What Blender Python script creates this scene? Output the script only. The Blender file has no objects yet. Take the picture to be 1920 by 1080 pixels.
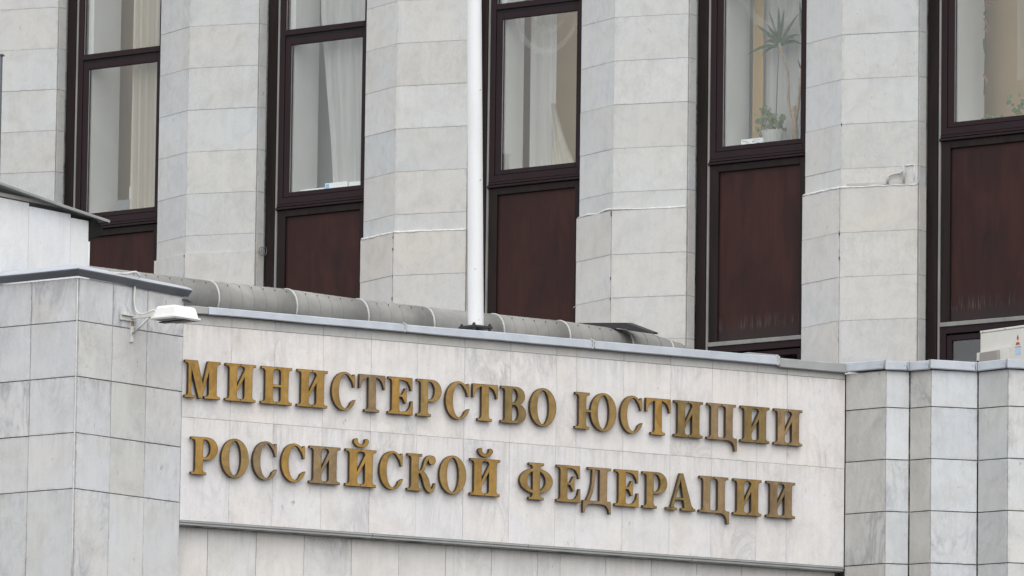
import bpy, bmesh, math, random
from mathutils import Vector, Matrix
from mathutils.geometry import delaunay_2d_cdt
random.seed(7)
R = math.radians
sc = bpy.context.scene
col = sc.collection

# ------------------------------------------------------------------ camera
cam_d = bpy.data.cameras.new('camera')
cam = bpy.data.objects.new('camera', cam_d); col.objects.link(cam)
cam.matrix_world = Matrix.Translation((0, 0, 1.7)) @ Matrix.Rotation(R(97.6), 4, 'X') @ Matrix.Rotation(R(0.77), 4, 'Z')
cam_d.sensor_width = 36.0
cam_d.lens = 36.0 * 14700 / 1920
cam_d.clip_start = 0.5; cam_d.clip_end = 6000
sc.camera = cam

# ------------------------------------------------------------------ sky, sun, exposure
SUN_EL, SUN_AZ = 62.0, 168.0            # azimuth clockwise from +Y (the camera looks along +Y)
world = bpy.data.worlds.new('World'); sc.world = world; world.use_nodes = True
nt = world.node_tree; nt.nodes.clear()
sky = nt.nodes.new('ShaderNodeTexSky'); sky.sky_type = 'NISHITA'; sky.sun_disc = False
sky.sun_elevation = R(SUN_EL); sky.sun_rotation = R(SUN_AZ)
sky.dust_density = 1.5; sky.air_density = 1.0; sky.ozone_density = 1.0
hs = nt.nodes.new('ShaderNodeHueSaturation'); hs.inputs['Saturation'].default_value = 0.13
bg = nt.nodes.new('ShaderNodeBackground'); bg.inputs['Strength'].default_value = 0.15
out = nt.nodes.new('ShaderNodeOutputWorld')
nt.links.new(sky.outputs[0], hs.inputs['Color']); nt.links.new(hs.outputs[0], bg.inputs['Color'])
nt.links.new(bg.outputs[0], out.inputs['Surface'])
sun_d = bpy.data.lights.new('sun', 'SUN'); sun_d.energy = 0.7; sun_d.angle = R(100); sun_d.color = (1.0, 0.97, 0.93)
sun = bpy.data.objects.new('sun', sun_d); col.objects.link(sun)
to_sun = Vector((math.sin(R(SUN_AZ)) * math.cos(R(SUN_EL)), math.cos(R(SUN_AZ)) * math.cos(R(SUN_EL)), math.sin(R(SUN_EL))))
sun.rotation_euler = to_sun.to_track_quat('Z', 'Y').to_euler(); sun.location = (0, 60, 60)
sc.view_settings.view_transform = 'Standard'; sc.view_settings.look = 'None'
sc.view_settings.exposure = 1.06; sc.view_settings.gamma = 1.0
sc.view_settings.use_curve_mapping = False
sc.cycles.max_bounces = 8; sc.cycles.transparent_max_bounces = 12

# ------------------------------------------------------------------ frames and builders
class Frame:
    """a vertical wall frame: u runs along the wall, w out of it, z up"""
    def __init__(s, o, deg):
        s.o = Vector((o[0], o[1], 0)); s.deg = deg; t = R(deg)
        s.u = Vector((math.cos(t), math.sin(t), 0)); s.n = Vector((math.sin(t), -math.cos(t), 0))
        s.m = Matrix.Translation(s.o) @ Matrix.Rotation(t, 4, 'Z')
    def p(s, u, w=0, z=0): return s.o + s.u * u + s.n * w + Vector((0, 0, z))
    def at(s, u, w, deg): return Frame(s.p(u, w), deg)
WF = Frame((0, 0), 0)

WM = {}
def place(o, parent, mat):
    WM[o] = mat
    if parent: o.parent = parent; o.matrix_local = WM[parent].inverted() @ mat
    else: o.matrix_world = mat
def thing(name, label, cat, base, group=None, kind=None):
    o = bpy.data.objects.new(name, None); col.objects.link(o); o.empty_display_size = 0.3
    place(o, None, Matrix.Translation(base)); tag(o, label, cat, group, kind); return o
def tag(o, label=None, cat=None, group=None, kind=None):
    if label: o['label'] = label
    if cat: o['category'] = cat
    if group: o['group'] = group
    if kind: o['kind'] = kind
    return o
def V(bm, u, w, z): return bm.verts.new((u, -w, z))
def box(bm, u0, u1, w0, w1, z0, z1, ch=0.0):
    b = [V(bm, u, w0, z) for u, z in ((u0, z0), (u1, z0), (u1, z1), (u0, z1))]
    if ch:
        m = [V(bm, u, w1 - ch, z) for u, z in ((u0, z0), (u1, z0), (u1, z1), (u0, z1))]
        f = [V(bm, u, w1, z) for u, z in ((u0 + ch, z0 + ch), (u1 - ch, z0 + ch), (u1 - ch, z1 - ch), (u0 + ch, z1 - ch))]
        rings = (b, m, f)
    else:
        f = [V(bm, u, w1, z) for u, z in ((u0, z0), (u1, z0), (u1, z1), (u0, z1))]; rings = (b, f)
    for a, c in zip(rings, rings[1:]):
        for i in range(4): bm.faces.new((a[i], a[(i + 1) % 4], c[(i + 1) % 4], c[i]))
    bm.faces.new(rings[-1]); bm.faces.new(rings[0][::-1])
def prism(bm, pts, z0, z1):
    a = [bm.verts.new((p[0], p[1], z0)) for p in pts]; b = [bm.verts.new((p[0], p[1], z1)) for p in pts]
    n = len(pts)
    for i in range(n): bm.faces.new((a[i], a[(i + 1) % n], b[(i + 1) % n], b[i]))
    bm.faces.new(b); bm.faces.new(a[::-1])
def loft(bm, rings, caps=True, closed=True):
    rs = [[bm.verts.new(p) for p in r] for r in rings]
    n = len(rs[0])
    for a, b in zip(rs, rs[1:]):
        for i in range(n if closed else n - 1): bm.faces.new((a[i], a[(i + 1) % n], b[(i + 1) % n], b[i]))
    if caps: bm.faces.new(rs[0][::-1]); bm.faces.new(rs[-1])
def tube(bm, path, rad, n=10, caps=True):
    path = [Vector(p) for p in path]
    rads = rad if isinstance(rad, (list, tuple)) else [rad] * len(path)
    rings = []; ref = None
    for i, p in enumerate(path):
        d = (path[min(i + 1, len(path) - 1)] - path[max(i - 1, 0)]).normalized()
        if ref is None: ref = d.orthogonal().normalized()
        ref = (ref - d * ref.dot(d)).normalized(); s = d.cross(ref)
        rings.append([p + (ref * math.cos(2 * math.pi * k / n) + s * math.sin(2 * math.pi * k / n)) * rads[i] for k in range(n)])
    loft(bm, rings, caps)
def obj(name, bm, mat, parent=None, frame=WF, tint=None, smooth=False):
    """mesh was built in frame coordinates; the object's origin goes to its centre"""
    bmesh.ops.recalc_face_normals(bm, faces=bm.faces)
    c = Vector((0, 0, 0)); n = max(1, len(bm.verts))
    lo = Vector([min(v.co[i] for v in bm.verts) for i in range(3)]); hi = Vector([max(v.co[i] for v in bm.verts) for i in range(3)])
    c = (lo + hi) / 2
    bmesh.ops.translate(bm, verts=bm.verts, vec=-c)
    me = bpy.data.meshes.new(name); bm.to_mesh(me); bm.free()
    if smooth:
        for p in me.polygons: p.use_smooth = len(p.vertices) <= 4
    me.materials.append(mat)
    o = bpy.data.objects.new(name, me); col.objects.link(o)
    place(o, parent, frame.m @ Matrix.Translation(c))
    if tint: o.color = (*tint, 1)
    return o
def bobj(name, fr, mat, parent, *a, ch=0.0, tint=None):
    bm = bmesh.new(); box(bm, *a, ch=ch); return obj(name, bm, mat, parent, fr, tint)
def tobj(name, path, rad, mat, parent=None, n=10, smooth=True, tint=None):
    bm = bmesh.new(); tube(bm, path, rad, n); return obj(name, bm, mat, parent, WF, tint, smooth)

# ------------------------------------------------------------------ materials
def new_mat(name):
    m = bpy.data.materials.new(name); m.use_nodes = True
    t = m.node_tree; b = t.nodes['Principled BSDF']; return m, t, b
class N:
    def __init__(s, t): s.t = t
    def n(s, typ, **kw):
        x = s.t.nodes.new(typ)
        for k, v in kw.items(): setattr(x, k, v)
        return x
    def l(s, a, b): s.t.links.new(a, b)
    def coords(s, scale=(1, 1, 1), rot=(0, 0, 0), rnd=True):
        tc = s.n('ShaderNodeTexCoord'); mp = s.n('ShaderNodeMapping')
        mp.inputs['Scale'].default_value = scale; mp.inputs['Rotation'].default_value = rot
        if rnd:
            oi = s.n('ShaderNodeObjectInfo'); mul = s.n('ShaderNodeVectorMath', operation='SCALE')
            mul.inputs[0].default_value = (91.3, 57.1, 73.7); s.l(oi.outputs['Random'], mul.inputs['Scale'])
            s.l(mul.outputs[0], mp.inputs['Location'])
        s.l(tc.outputs['Object'], mp.inputs['Vector']); return mp.outputs[0]
    def noise(s, vec, scale, detail=4, rough=0.55, dist=0.0):
        x = s.n('ShaderNodeTexNoise'); x.inputs['Scale'].default_value = scale; x.inputs['Detail'].default_value = detail
        x.inputs['Roughness'].default_value = rough; x.inputs['Distortion'].default_value = dist
        s.l(vec, x.inputs['Vector']); return x.outputs['Fac']
    def ramp(s, fac, stops, interp='LINEAR'):
        r = s.n('ShaderNodeValToRGB'); r.color_ramp.interpolation = interp
        e = r.color_ramp.elements
        while len(e) < len(stops): e.new(0.5)
        for i, (p, c) in enumerate(stops):
            e[i].position = p; e[i].color = (*c, 1) if not isinstance(c, (int, float)) else (c, c, c, 1)
        s.l(fac, r.inputs['Fac']); return r.outputs['Color']
    def mix(s, a, b, fac, mode='MULTIPLY'):
        x = s.n('ShaderNodeMix', data_type='RGBA', blend_type=mode)
        for v, i in ((fac, 0), (a, 6), (b, 7)):
            if isinstance(v, (int, float)): x.inputs[i].default_value = v
            elif isinstance(v, tuple): x.inputs[i].default_value = (*v, 1)
            else: s.l(v, x.inputs[i])
        return x.outputs[2]
    def bump(s, fac, b, strength, dist=0.01):
        x = s.n('ShaderNodeBump'); x.inputs['Strength'].default_value = strength; x.inputs['Distance'].default_value = dist
        s.l(fac, x.inputs['Height']); s.l(x.outputs[0], b.inputs['Normal'])

def marble(name, vein=0.35, mottle=0.10, speck=0.5, streak=0.12, veincol=(0.62, 0.64, 0.68), rough=0.55, grime=0.2, edge=0.3, fine=1.0):
    m, t, b = new_mat(name); g = N(t)
    oi = g.n('ShaderNodeObjectInfo')
    def mul(a, k):
        x = g.n('ShaderNodeMath', operation='MULTIPLY')
        for i, q in enumerate((a, k)):
            if isinstance(q, (int, float)): x.inputs[i].default_value = q
            else: g.l(q, x.inputs[i])
        return x.outputs[0]
    rnd = g.ramp(oi.outputs['Random'], [(0.0, 0.25), (0.45, 0.55), (0.85, 0.9), (1.0, 1.5)])
    v = g.coords(); big = g.noise(v, 2.2 * fine, 6, 0.62, 0.8)
    c = g.mix(oi.outputs['Color'], g.ramp(big, [(0.3, 1 - mottle * 1.3), (0.52, 1.0), (0.75, 1 + mottle * 0.4)]), 1.0)
    cloud = g.noise(g.coords((1, 1, 0.6), (0, R(35), 0)), 9.0 * fine, 7, 0.66, 1.2)
    c = g.mix(c, g.ramp(cloud, [(0.36, 1 - mottle), (0.55, 1.0)]), rnd)
    # warm and cool drift inside one stone
    hue = g.noise(v, 1.1, 3, 0.5)
    c = g.mix(c, g.ramp(hue, [(0.35, (1.012, 1.0, 0.972)), (0.65, (0.985, 1.0, 1.018))]), 1.0)
    # grey veins, drifting diagonally; some stones are far more veined than others
    vn = g.noise(g.coords((1.0, 1.0, 0.35), (0, R(28), 0)), 2.3, 8, 0.6, 2.6)
    vf = g.ramp(vn, [(0.40, 0.0), (0.475, 0.55), (0.50, 1.0), (0.525, 0.5), (0.60, 0.0)])
    patch = g.ramp(g.noise(v, 0.9, 3), [(0.48, 0.0), (0.66, 1.0)])
    c = g.mix(c, g.mix(oi.outputs['Color'], veincol, 1.0), mul(mul(g.mix(vf, patch, 1.0), vein), rnd), 'MIX')
    # small dark flecks
    fl = g.noise(g.coords((1.0, 1.0, 0.45), (0, R(-22), 0)), 15.0, 4, 0.62, 0.5)
    fm = g.mix(g.ramp(fl, [(0.65, 0.0), (0.72, 1.0)]), g.ramp(g.noise(v, 3.1, 2), [(0.5, 0.0), (0.62, 1.0)]), 1.0)
    c = g.mix(c, (0.24, 0.235, 0.22), mul(fm, speck), 'MIX')
    # water streaks over the whole stone, grime runs from its upper edge
    st = g.noise(g.coords((9, 9, 0.55)), 1.0, 4, 0.6, 0.2)
    c = g.mix(c, g.ramp(st, [(0.33, 1 - streak), (0.55, 1.0)]), 1.0)
    tc = g.n('ShaderNodeTexCoord'); sp = g.n('ShaderNodeSeparateXYZ'); g.l(tc.outputs['Generated'], sp.inputs[0])
    top = g.ramp(sp.outputs['Z'], [(0.45, 0.0), (0.85, 0.45), (1.0, 1.0)])
    run = g.ramp(g.noise(g.coords((17, 17, 0.7)), 1.0, 5, 0.65, 0.3), [(0.47, 0.0), (0.68, 1.0)])
    c = g.mix(c, (0.20, 0.195, 0.18), mul(g.mix(run, top, 1.0), grime), 'MIX')
    # broken dirt along the joints
    def tent(o):
        a = g.n('ShaderNodeMath', operation='PINGPONG'); g.l(o, a.inputs[0]); a.inputs[1].default_value = 0.5; return a.outputs[0]
    mn = g.n('ShaderNodeMath', operation='MINIMUM'); g.l(tent(sp.outputs['X']), mn.inputs[0]); g.l(tent(sp.outputs['Z']), mn.inputs[1])
    eg = g.mix(g.ramp(mn.outputs[0], [(0.0, 1.0), (0.022, 0.35), (0.05, 0.0)]), g.ramp(g.noise(v, 6.5, 5, 0.7), [(0.48, 0.0), (0.66, 1.0)]), 1.0)
    c = g.mix(c, (0.16, 0.155, 0.14), mul(eg, edge), 'MIX')
    gr = g.noise(v, 55, 3, 0.7)
    c = g.mix(c, g.ramp(gr, [(0.3, 0.94), (0.65, 1.03)]), 1.0)
    g.l(c, b.inputs['Base Color']); b.inputs['Roughness'].default_value = rough
    b.inputs['Specular IOR Level'].default_value = 0.3
    g.bump(gr, b, 0.15, 0.004)
    return m
def paint(name, c, rough=0.5, var=0.12, metal=0.0, scale=4.0, tall=1.0, spec=0.4, bump=0.0, usecol=False):
    m, t, b = new_mat(name); g = N(t)
    n1 = g.noise(g.coords((1, 1, tall)), scale, 6, 0.6, 0.4)
    base = c
    if usecol: base = g.n('ShaderNodeObjectInfo').outputs['Color']
    cc = g.mix(base, g.ramp(n1, [(0.3, 1 - var), (0.7, 1 + var)]), 1.0)
    g.l(cc, b.inputs['Base Color']); b.inputs['Metallic'].default_value = metal
    g.l(g.ramp(n1, [(0.3, max(0.05, rough - 0.08)), (0.7, min(1, rough + 0.08))]), b.inputs['Roughness'])
    b.inputs['Specular IOR Level'].default_value = spec
    if bump: g.bump(g.noise(g.coords(), scale * 6, 3), b, bump, 0.01)
    return m

M = {}
M['pier'] = marble('pier_marble', vein=0.42, mottle=0.085, speck=0.65, streak=0.03, veincol=(0.76, 0.77, 0.78), grime=0.14, edge=0.30, fine=1.5)
M['fascia'] = marble('fascia_marble', vein=1.0, mottle=0.085, speck=0.75, streak=0.05, veincol=(0.66, 0.67, 0.69), grime=0.30, edge=0.20)
M['block'] = marble('block_marble', vein=0.85, mottle=0.09, speck=0.9, streak=0.04, veincol=(0.55, 0.57, 0.61), grime=0.22, edge=0.5)
M['parapet'] = marble('parapet_marble', vein=0.15, mottle=0.05, speck=0.6, streak=0.04, grime=0.08, edge=0.2)
def joint_mat(name, lo, mid, hi):
    m, t, b = new_mat(name); g = N(t)
    n1 = g.noise(g.coords(), 2.6, 5, 0.7)
    g.l(g.ramp(n1, [(0.36, lo), (0.50, mid), (0.66, hi)]), b.inputs['Base Color']); b.inputs['Roughness'].default_value = 0.95
    b.inputs['Specular IOR Level'].default_value = 0.1
    return m
M['joint'] = joint_mat('dark_joint_mortar', (0.035, 0.034, 0.032), (0.12, 0.118, 0.112), (0.34, 0.335, 0.32))
M['fine_joint'] = joint_mat('fine_joint_mortar', (0.14, 0.137, 0.13), (0.46, 0.45, 0.43), (0.58, 0.56, 0.54))
M['pale_joint'] = joint_mat('pale_joint_mortar', (0.16, 0.158, 0.15), (0.44, 0.435, 0.42), (0.52, 0.515, 0.50))
M['sealant'] = paint('white_sealant', (0.58, 0.58, 0.56), 0.8, 0.15, scale=15)
M['galv'] = paint('galvanised_sheet', (0.40, 0.425, 0.46), 0.55, 0.12, metal=0.2, scale=3.5, bump=0.08)
M['galv_dull'] = paint('dull_sheet', (0.30, 0.305, 0.30), 0.65, 0.14, metal=0.2, scale=3, bump=0.05)
M['galv_dark'] = paint('dark_sheet', (0.15, 0.16, 0.18), 0.55, 0.12, metal=0.3, scale=3)
M['duct'] = paint('duct_sheet', (0.235, 0.232, 0.22), 0.75, 0.16, scale=3.2, spec=0.2, bump=0.15)
M['duct_seam'] = paint('duct_seam', (0.165, 0.163, 0.155), 0.8, 0.25, scale=8)
M['band'] = paint('pale_band', (0.46, 0.46, 0.44), 0.5, 0.15, scale=10)
M['frame'] = paint('brown_window_paint', (0.0175, 0.0085, 0.0105), 0.45, 0.25, scale=3, tall=0.3, spec=0.16)
M['jamb'] = paint('brown_jamb_paint', (0.0155, 0.0098, 0.0095), 0.5, 0.5, scale=5, tall=0.1, spec=0.14)
M['strip'] = paint('grey_edge_strip', (0.215, 0.212, 0.202), 0.7, 0.2, scale=4, tall=0.3)
M['gap'] = paint('black_rubber', (0.008, 0.008, 0.008), 0.8, 0.1)
M['white'] = paint('white_enamel', (0.66, 0.66, 0.66), 0.42, 0.06, scale=3, tall=0.3)
M['lampwhite'] = paint('white_lamp_enamel', (0.72, 0.72, 0.70), 0.5, 0.05, scale=5)
M['bracket'] = paint('pale_bracket_paint', (0.58, 0.57, 0.54), 0.55, 0.15, scale=14)
M['black'] = paint('black_steel', (0.02, 0.02, 0.021), 0.5, 0.3, scale=20)
M['cream'] = paint('cream_enamel', (0.54, 0.53, 0.49), 0.5, 0.04, scale=3)
M['greybox'] = paint('grey_plastic', (0.25, 0.235, 0.215), 0.6, 0.06)
M['cable'] = paint('pale_cable', (0.60, 0.60, 0.57), 0.6, 0.08)
M['room_white'] = paint('white_plaster', (0.56, 0.565, 0.545), 0.8, 0.05, scale=1.5)
M['room_ochre'] = paint('ochre_plaster', (0.47, 0.355, 0.20), 0.85, 0.05, scale=1.5)
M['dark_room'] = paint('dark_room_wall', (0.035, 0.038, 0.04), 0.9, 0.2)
M['asphalt'] = paint('asphalt', (0.06, 0.06, 0.062), 0.9, 0.25, scale=8)
M['roofing'] = paint('roofing_felt', (0.10, 0.10, 0.10), 0.9, 0.2, scale=3)
M['leaf'] = paint('leaf_green', (0.022, 0.048, 0.016), 0.6, 0.3, scale=9)
M['leaf_pale'] = paint('pale_leaf', (0.075, 0.115, 0.035), 0.7, 0.35, scale=14)
M['leaf_red'] = paint('reddish_leaf', (0.15, 0.075, 0.05), 0.6, 0.35, scale=14)
M['bark'] = paint('pale_bark', (0.26, 0.19, 0.12), 0.8, 0.35, scale=18)
M['stake'] = paint('brown_stake', (0.10, 0.075, 0.05), 0.8, 0.2)
M['pot'] = paint('white_pot', (0.42, 0.42, 0.40), 0.4, 0.05)
M['card'] = paint('white_card', (0.74, 0.76, 0.76), 0.6, 0.05)
M['blue'] = paint('blue_print', (0.16, 0.42, 0.68), 0.6, 0.05)
M['bluetext'] = paint('blue_sticker', (0.36, 0.45, 0.62), 0.6, 0.3, scale=60)
M['red'] = paint('red_print', (0.40, 0.035, 0.04), 0.5, 0.1)
M['rust'] = paint('rust', (0.24, 0.15, 0.09), 0.9, 0.4, scale=30)
M['greypc'] = paint('grey_cabinet', (0.17, 0.18, 0.18), 0.6, 0.05)

def spandrel_mat():
    m, t, b = new_mat('brown_spandrel_panel'); g = N(t)
    n1 = g.noise(g.coords((1, 1, 0.3)), 2.6, 5, 0.6, 0.5)
    c = g.ramp(n1, [(0.28, (0.021, 0.0110, 0.0110)), (0.5, (0.034, 0.0146, 0.0128)), (0.72, (0.047, 0.0188, 0.0156))])
    n2 = g.noise(g.coords((14, 14, 0.6)), 1.0, 4, 0.6)
    c = g.mix(c, g.ramp(n2, [(0.35, 0.93), (0.65, 1.07)]), 1.0)
    # pale lime run-off along the foot of the panel, a stain of its own
    tc = g.n('ShaderNodeTexCoord'); sp = g.n('ShaderNodeSeparateXYZ'); g.l(tc.outputs['Generated'], sp.inputs[0])
    n3 = g.noise(g.coords((30, 30, 2.2)), 1.0, 3, 0.6)
    f = g.ramp(sp.outputs['Z'], [(0.045, 0.0), (0.075, 0.9), (0.11, 0.45), (0.15, 0.0)])
    f2 = g.mix(f, g.ramp(n3, [(0.50, 0.0), (0.66, 1.0)]), 1.0)
    f2 = g.mix(f2, g.ramp(g.noise(g.coords((3, 3, 1)), 1.0, 2), [(0.4, 0.1), (0.6, 0.6)]), 1.0)
    c = g.mix(c, (0.13, 0.13, 0.135), f2, 'MIX')
    foot = g.ramp(sp.outputs['Z'], [(0.0, 0.75), (0.10, 0.0)])
    c = g.mix(c, (0.030, 0.027, 0.028), foot, 'MIX')
    g.l(c, b.inputs['Base Color']); b.inputs['Roughness'].default_value = 0.55; b.inputs['Specular IOR Level'].default_value = 0.14
    return m
M['spandrel'] = spandrel_mat()
def brass_mat():
    m, t, b = new_mat('weathered_brass'); g = N(t)
    oi = g.n('ShaderNodeObjectInfo')
    n1 = g.noise(g.coords((1.0, 1.0, 0.7)), 3.6, 5, 0.6, 1.4)
    n2 = g.noise(g.coords(), 14, 5, 0.6)
    n3 = g.noise(g.coords((16, 16, 1.2)), 1.0, 4, 0.6, 0.4)
    dark = g.mix(oi.outputs['Color'], (0.83, 0.82, 0.82), 1.0)
    c = g.mix(dark, oi.outputs['Color'], g.ramp(n1, [(0.38, 0.0), (0.50, 0.7), (0.62, 1.0)]), 'MIX')
    c = g.mix(c, g.ramp(n2, [(0.3, 0.84), (0.7, 1.12)]), 1.0)
    c = g.mix(c, g.ramp(n3, [(0.35, 0.90), (0.6, 1.04)]), 1.0)
    g.l(c, b.inputs['Base Color']); b.inputs['Metallic'].default_value = 0.55
    g.l(g.ramp(n1, [(0.40, 0.52), (0.60, 0.36)]), b.inputs['Roughness'])
    g.bump(g.noise(g.coords(), 4.5, 2), b, 0.25, 0.03)
    return m
M['brass'] = brass_mat()
M['brass_side'] = paint('tarnished_brass_edge', (0.062, 0.042, 0.022), 0.6, 0.25, metal=0.3, scale=12)
def glass_mat():
    m, t, b = new_mat('window_glass'); g = N(t); t.nodes.remove(b)
    tr = g.n('ShaderNodeBsdfTransparent'); tr.inputs['Color'].default_value = (0.985, 0.99, 0.985, 1)
    gl = g.n('ShaderNodeBsdfGlossy'); gl.inputs['Roughness'].default_value = 0.02
    geo = g.n('ShaderNodeNewGeometry'); dt = g.n('ShaderNodeVectorMath', operation='DOT_PRODUCT')
    g.l(geo.outputs['Normal'], dt.inputs[0]); g.l(geo.outputs['Incoming'], dt.inputs[1])
    ab = g.n('ShaderNodeMath', operation='ABSOLUTE'); g.l(dt.outputs['Value'], ab.inputs[0])
    om = g.n('ShaderNodeMath', operation='SUBTRACT'); om.inputs[0].default_value = 1.0; g.l(ab.outputs[0], om.inputs[1])
    pw = g.n('ShaderNodeMath', operation='POWER'); g.l(om.outputs[0], pw.inputs[0]); pw.inputs[1].default_value = 5.0
    fr = g.n('ShaderNodeMath', operation='MULTIPLY_ADD'); g.l(pw.outputs[0], fr.inputs[0]); fr.inputs[1].default_value = 0.95; fr.inputs[2].default_value = 0.050
    bp = g.n('ShaderNodeBump'); bp.inputs['Strength'].default_value = 0.04; bp.inputs['Distance'].default_value = 0.02
    g.l(g.noise(g.coords(), 1.2, 2), bp.inputs['Height']); g.l(bp.outputs[0], gl.inputs['Normal'])
    mx = g.n('ShaderNodeMixShader'); g.l(fr.outputs[0], mx.inputs[0]); g.l(tr.outputs[0], mx.inputs[1]); g.l(gl.outputs[0], mx.inputs[2])
    g.l(mx.outputs[0], t.nodes['Material Output'].inputs['Surface']); return m
M['glass'] = glass_mat()
def sheer_mat(name, c, alpha, scale=(14, 14, 0.4)):
    m, t, b = new_mat(name); g = N(t); t.nodes.remove(b)
    n1 = g.noise(g.coords(scale), 1.0, 3)
    cc = g.mix(c, g.ramp(n1, [(0.3, 0.88), (0.7, 1.05)]), 1.0)
    d = g.n('ShaderNodeBsdfDiffuse'); tl = g.n('ShaderNodeBsdfTranslucent'); tr = g.n('ShaderNodeBsdfTransparent')
    g.l(cc, d.inputs['Color']); g.l(cc, tl.inputs['Color'])
    a = g.n('ShaderNodeMixShader'); a.inputs[0].default_value = 0.35; g.l(d.outputs[0], a.inputs[1]); g.l(tl.outputs[0], a.inputs[2])
    e = g.n('ShaderNodeMixShader'); e.inputs[0].default_value = alpha; g.l(tr.outputs[0], e.inputs[1]); g.l(a.outputs[0], e.inputs[2])
    g.l(e.outputs[0], t.nodes['Material Output'].inputs['Surface']); return m
M['sheer'] = sheer_mat('sheer_curtain', (0.60, 0.60, 0.58), 0.88)
M['voile'] = sheer_mat('thin_voile', (0.70, 0.70, 0.68), 0.20)
M['drape'] = sheer_mat('cream_drape', (0.60, 0.56, 0.47), 0.97)
M['ochre_cloth'] = sheer_mat('ochre_drape', (0.46, 0.33, 0.16), 0.98)

def jit(base, s=0.04, hue=0.012):
    k = 1 + random.uniform(-s, s); h = random.uniform(-hue, hue)
    return (base[0] * k * (1 + h), base[1] * k, base[2] * k * (1 - h))

# ------------------------------------------------------------------ ground
bm = bmesh.new(); vs = [bm.verts.new(p) for p in ((-3000, -3000, 0), (3000, -3000, 0), (3000, 3000, 0), (-3000, 3000, 0))]; bm.faces.new(vs)
tag(obj('ground', bm, M['asphalt']), kind='structure', label='dark asphalt ground in front of the building')

# ================================================================== OFFICE BUILDING (upper facade)
FA = Frame((4.17429, 111.0), -39)             # origin: left edge of the fourth pier, u along the facade
PITCH = 4.125
APU, APW, PRU, RVW = 0.89, 0.342, 1.988, -0.195
PIERC = (0.515, 0.513, 0.497)
office = thing('office_building', 'tall office facade of pointed white marble piers between narrow brown framed windows', 'building', FA.p(0, 0, 0))
SEAM = 17.895
above = [SEAM, 18.168, 18.81, 19.455, 20.10, 20.745, 21.39, 22.035, 22.68, 23.3]
below = [14.35, 14.72, 15.36, 15.99, 16.615, 17.25, SEAM]
PIER_OF = {}
U0, U1 = -5 * PITCH, 2 * PITCH + 0.5
for k in range(-1, 7):
    ub = (k - 4) * PITCH
    bm = bmesh.new()
    pts = [(0.012, RVW - 0.9), (0.012, -0.03), (APU, APW - 0.035), (PRU - 0.03, -0.045), (PRU - 0.03, RVW - 0.9)]
    prism(bm, [(ub + p[0], -p[1]) for p in pts], 0, 26)
    pier = obj('pier', bm, M['pale_joint'], office, FA); PIER_OF[k] = pier
    fl = Frame(FA.p(ub, 0), -60.02); fr_ = Frame(FA.p(ub + APU, APW), -20.98)
    llen = math.hypot(APU, APW); rlen = math.hypot(PRU - APU, APW)
    a1 = math.degrees(math.atan2(APW, APU)); a2 = math.degrees(math.atan2(-APW, PRU - APU))
    fl = Frame(FA.p(ub, 0), -39 - a1); fr_ = Frame(FA.p(ub + APU, APW), -39 - a2)
    rv = Frame(FA.p(ub + PRU, 0), 51)
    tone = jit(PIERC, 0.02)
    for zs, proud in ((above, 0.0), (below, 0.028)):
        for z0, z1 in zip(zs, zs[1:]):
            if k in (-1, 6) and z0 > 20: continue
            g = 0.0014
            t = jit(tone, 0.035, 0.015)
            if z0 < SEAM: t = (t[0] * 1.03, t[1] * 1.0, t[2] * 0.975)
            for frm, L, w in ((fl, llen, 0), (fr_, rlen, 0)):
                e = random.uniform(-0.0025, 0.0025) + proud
                bobj('marble_slab', frm, M['pier'], pier, g - (proud if frm is fl else 0), L - g + (0 if frm is fl else proud * .4), -0.03, e, z0 + g, z1 - g, ch=0.002, tint=jit((t[0] * 1.04, t[1] * 1.045, t[2] * 1.06) if frm is fl else t, 0.02, 0.006))  # left faces tinted paler and bluer: skylight put into the slab colour
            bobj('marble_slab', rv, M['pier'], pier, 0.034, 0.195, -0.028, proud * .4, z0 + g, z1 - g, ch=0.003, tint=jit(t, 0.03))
    # sealant bead along the seam
    if k in (2, 4):
        for frm, L in ((fl, llen), (fr_, rlen)):
            bm = bmesh.new(); n = 14
            tube(bm, [(-0.005 + (L + 0.01) * i / n, -0.020, SEAM + 0.006 + random.uniform(-0.006, 0.006)) for i in range(n + 1)], [0.017 + random.uniform(-0.004, 0.004) for i in range(n + 1)], 6)
            obj('sealant_bead', bm, M['sealant'], pier, frm, smooth=True)
    if k == 4:
        bm = bmesh.new(); box(bm, 0.1, rlen + 0.02, -0.01, 0.032, SEAM + 0.02, SEAM + 0.055)
        obj('sealant_bead', bm, M['pier'], pier, fr_, tint=(0.46, 0.455, 0.44))
    if k == 3:
        bm = bmesh.new()
        tube(bm, [(0.005, -0.020, SEAM + .005), (.3, -.02, SEAM + .02), (.55, -.02, SEAM + .0), (.8, -.024, SEAM + .03), (llen, -.02, SEAM + .03)], [.014, .018, .012, .016, .012], 6)
        obj('sealant_bead', bm, M['sealant'], pier, fl, smooth=True)
        bm = bmesh.new(); tube(bm, [(0, -0.02, SEAM + .02), (.4, -.02, SEAM + .012), (.8, -.02, SEAM + .01), (rlen, -.02, SEAM + .015)], [.015, .01, .014, .018], 6)
        obj('sealant_bead', bm, M['sealant'], pier, fr_, smooth=True)

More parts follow.
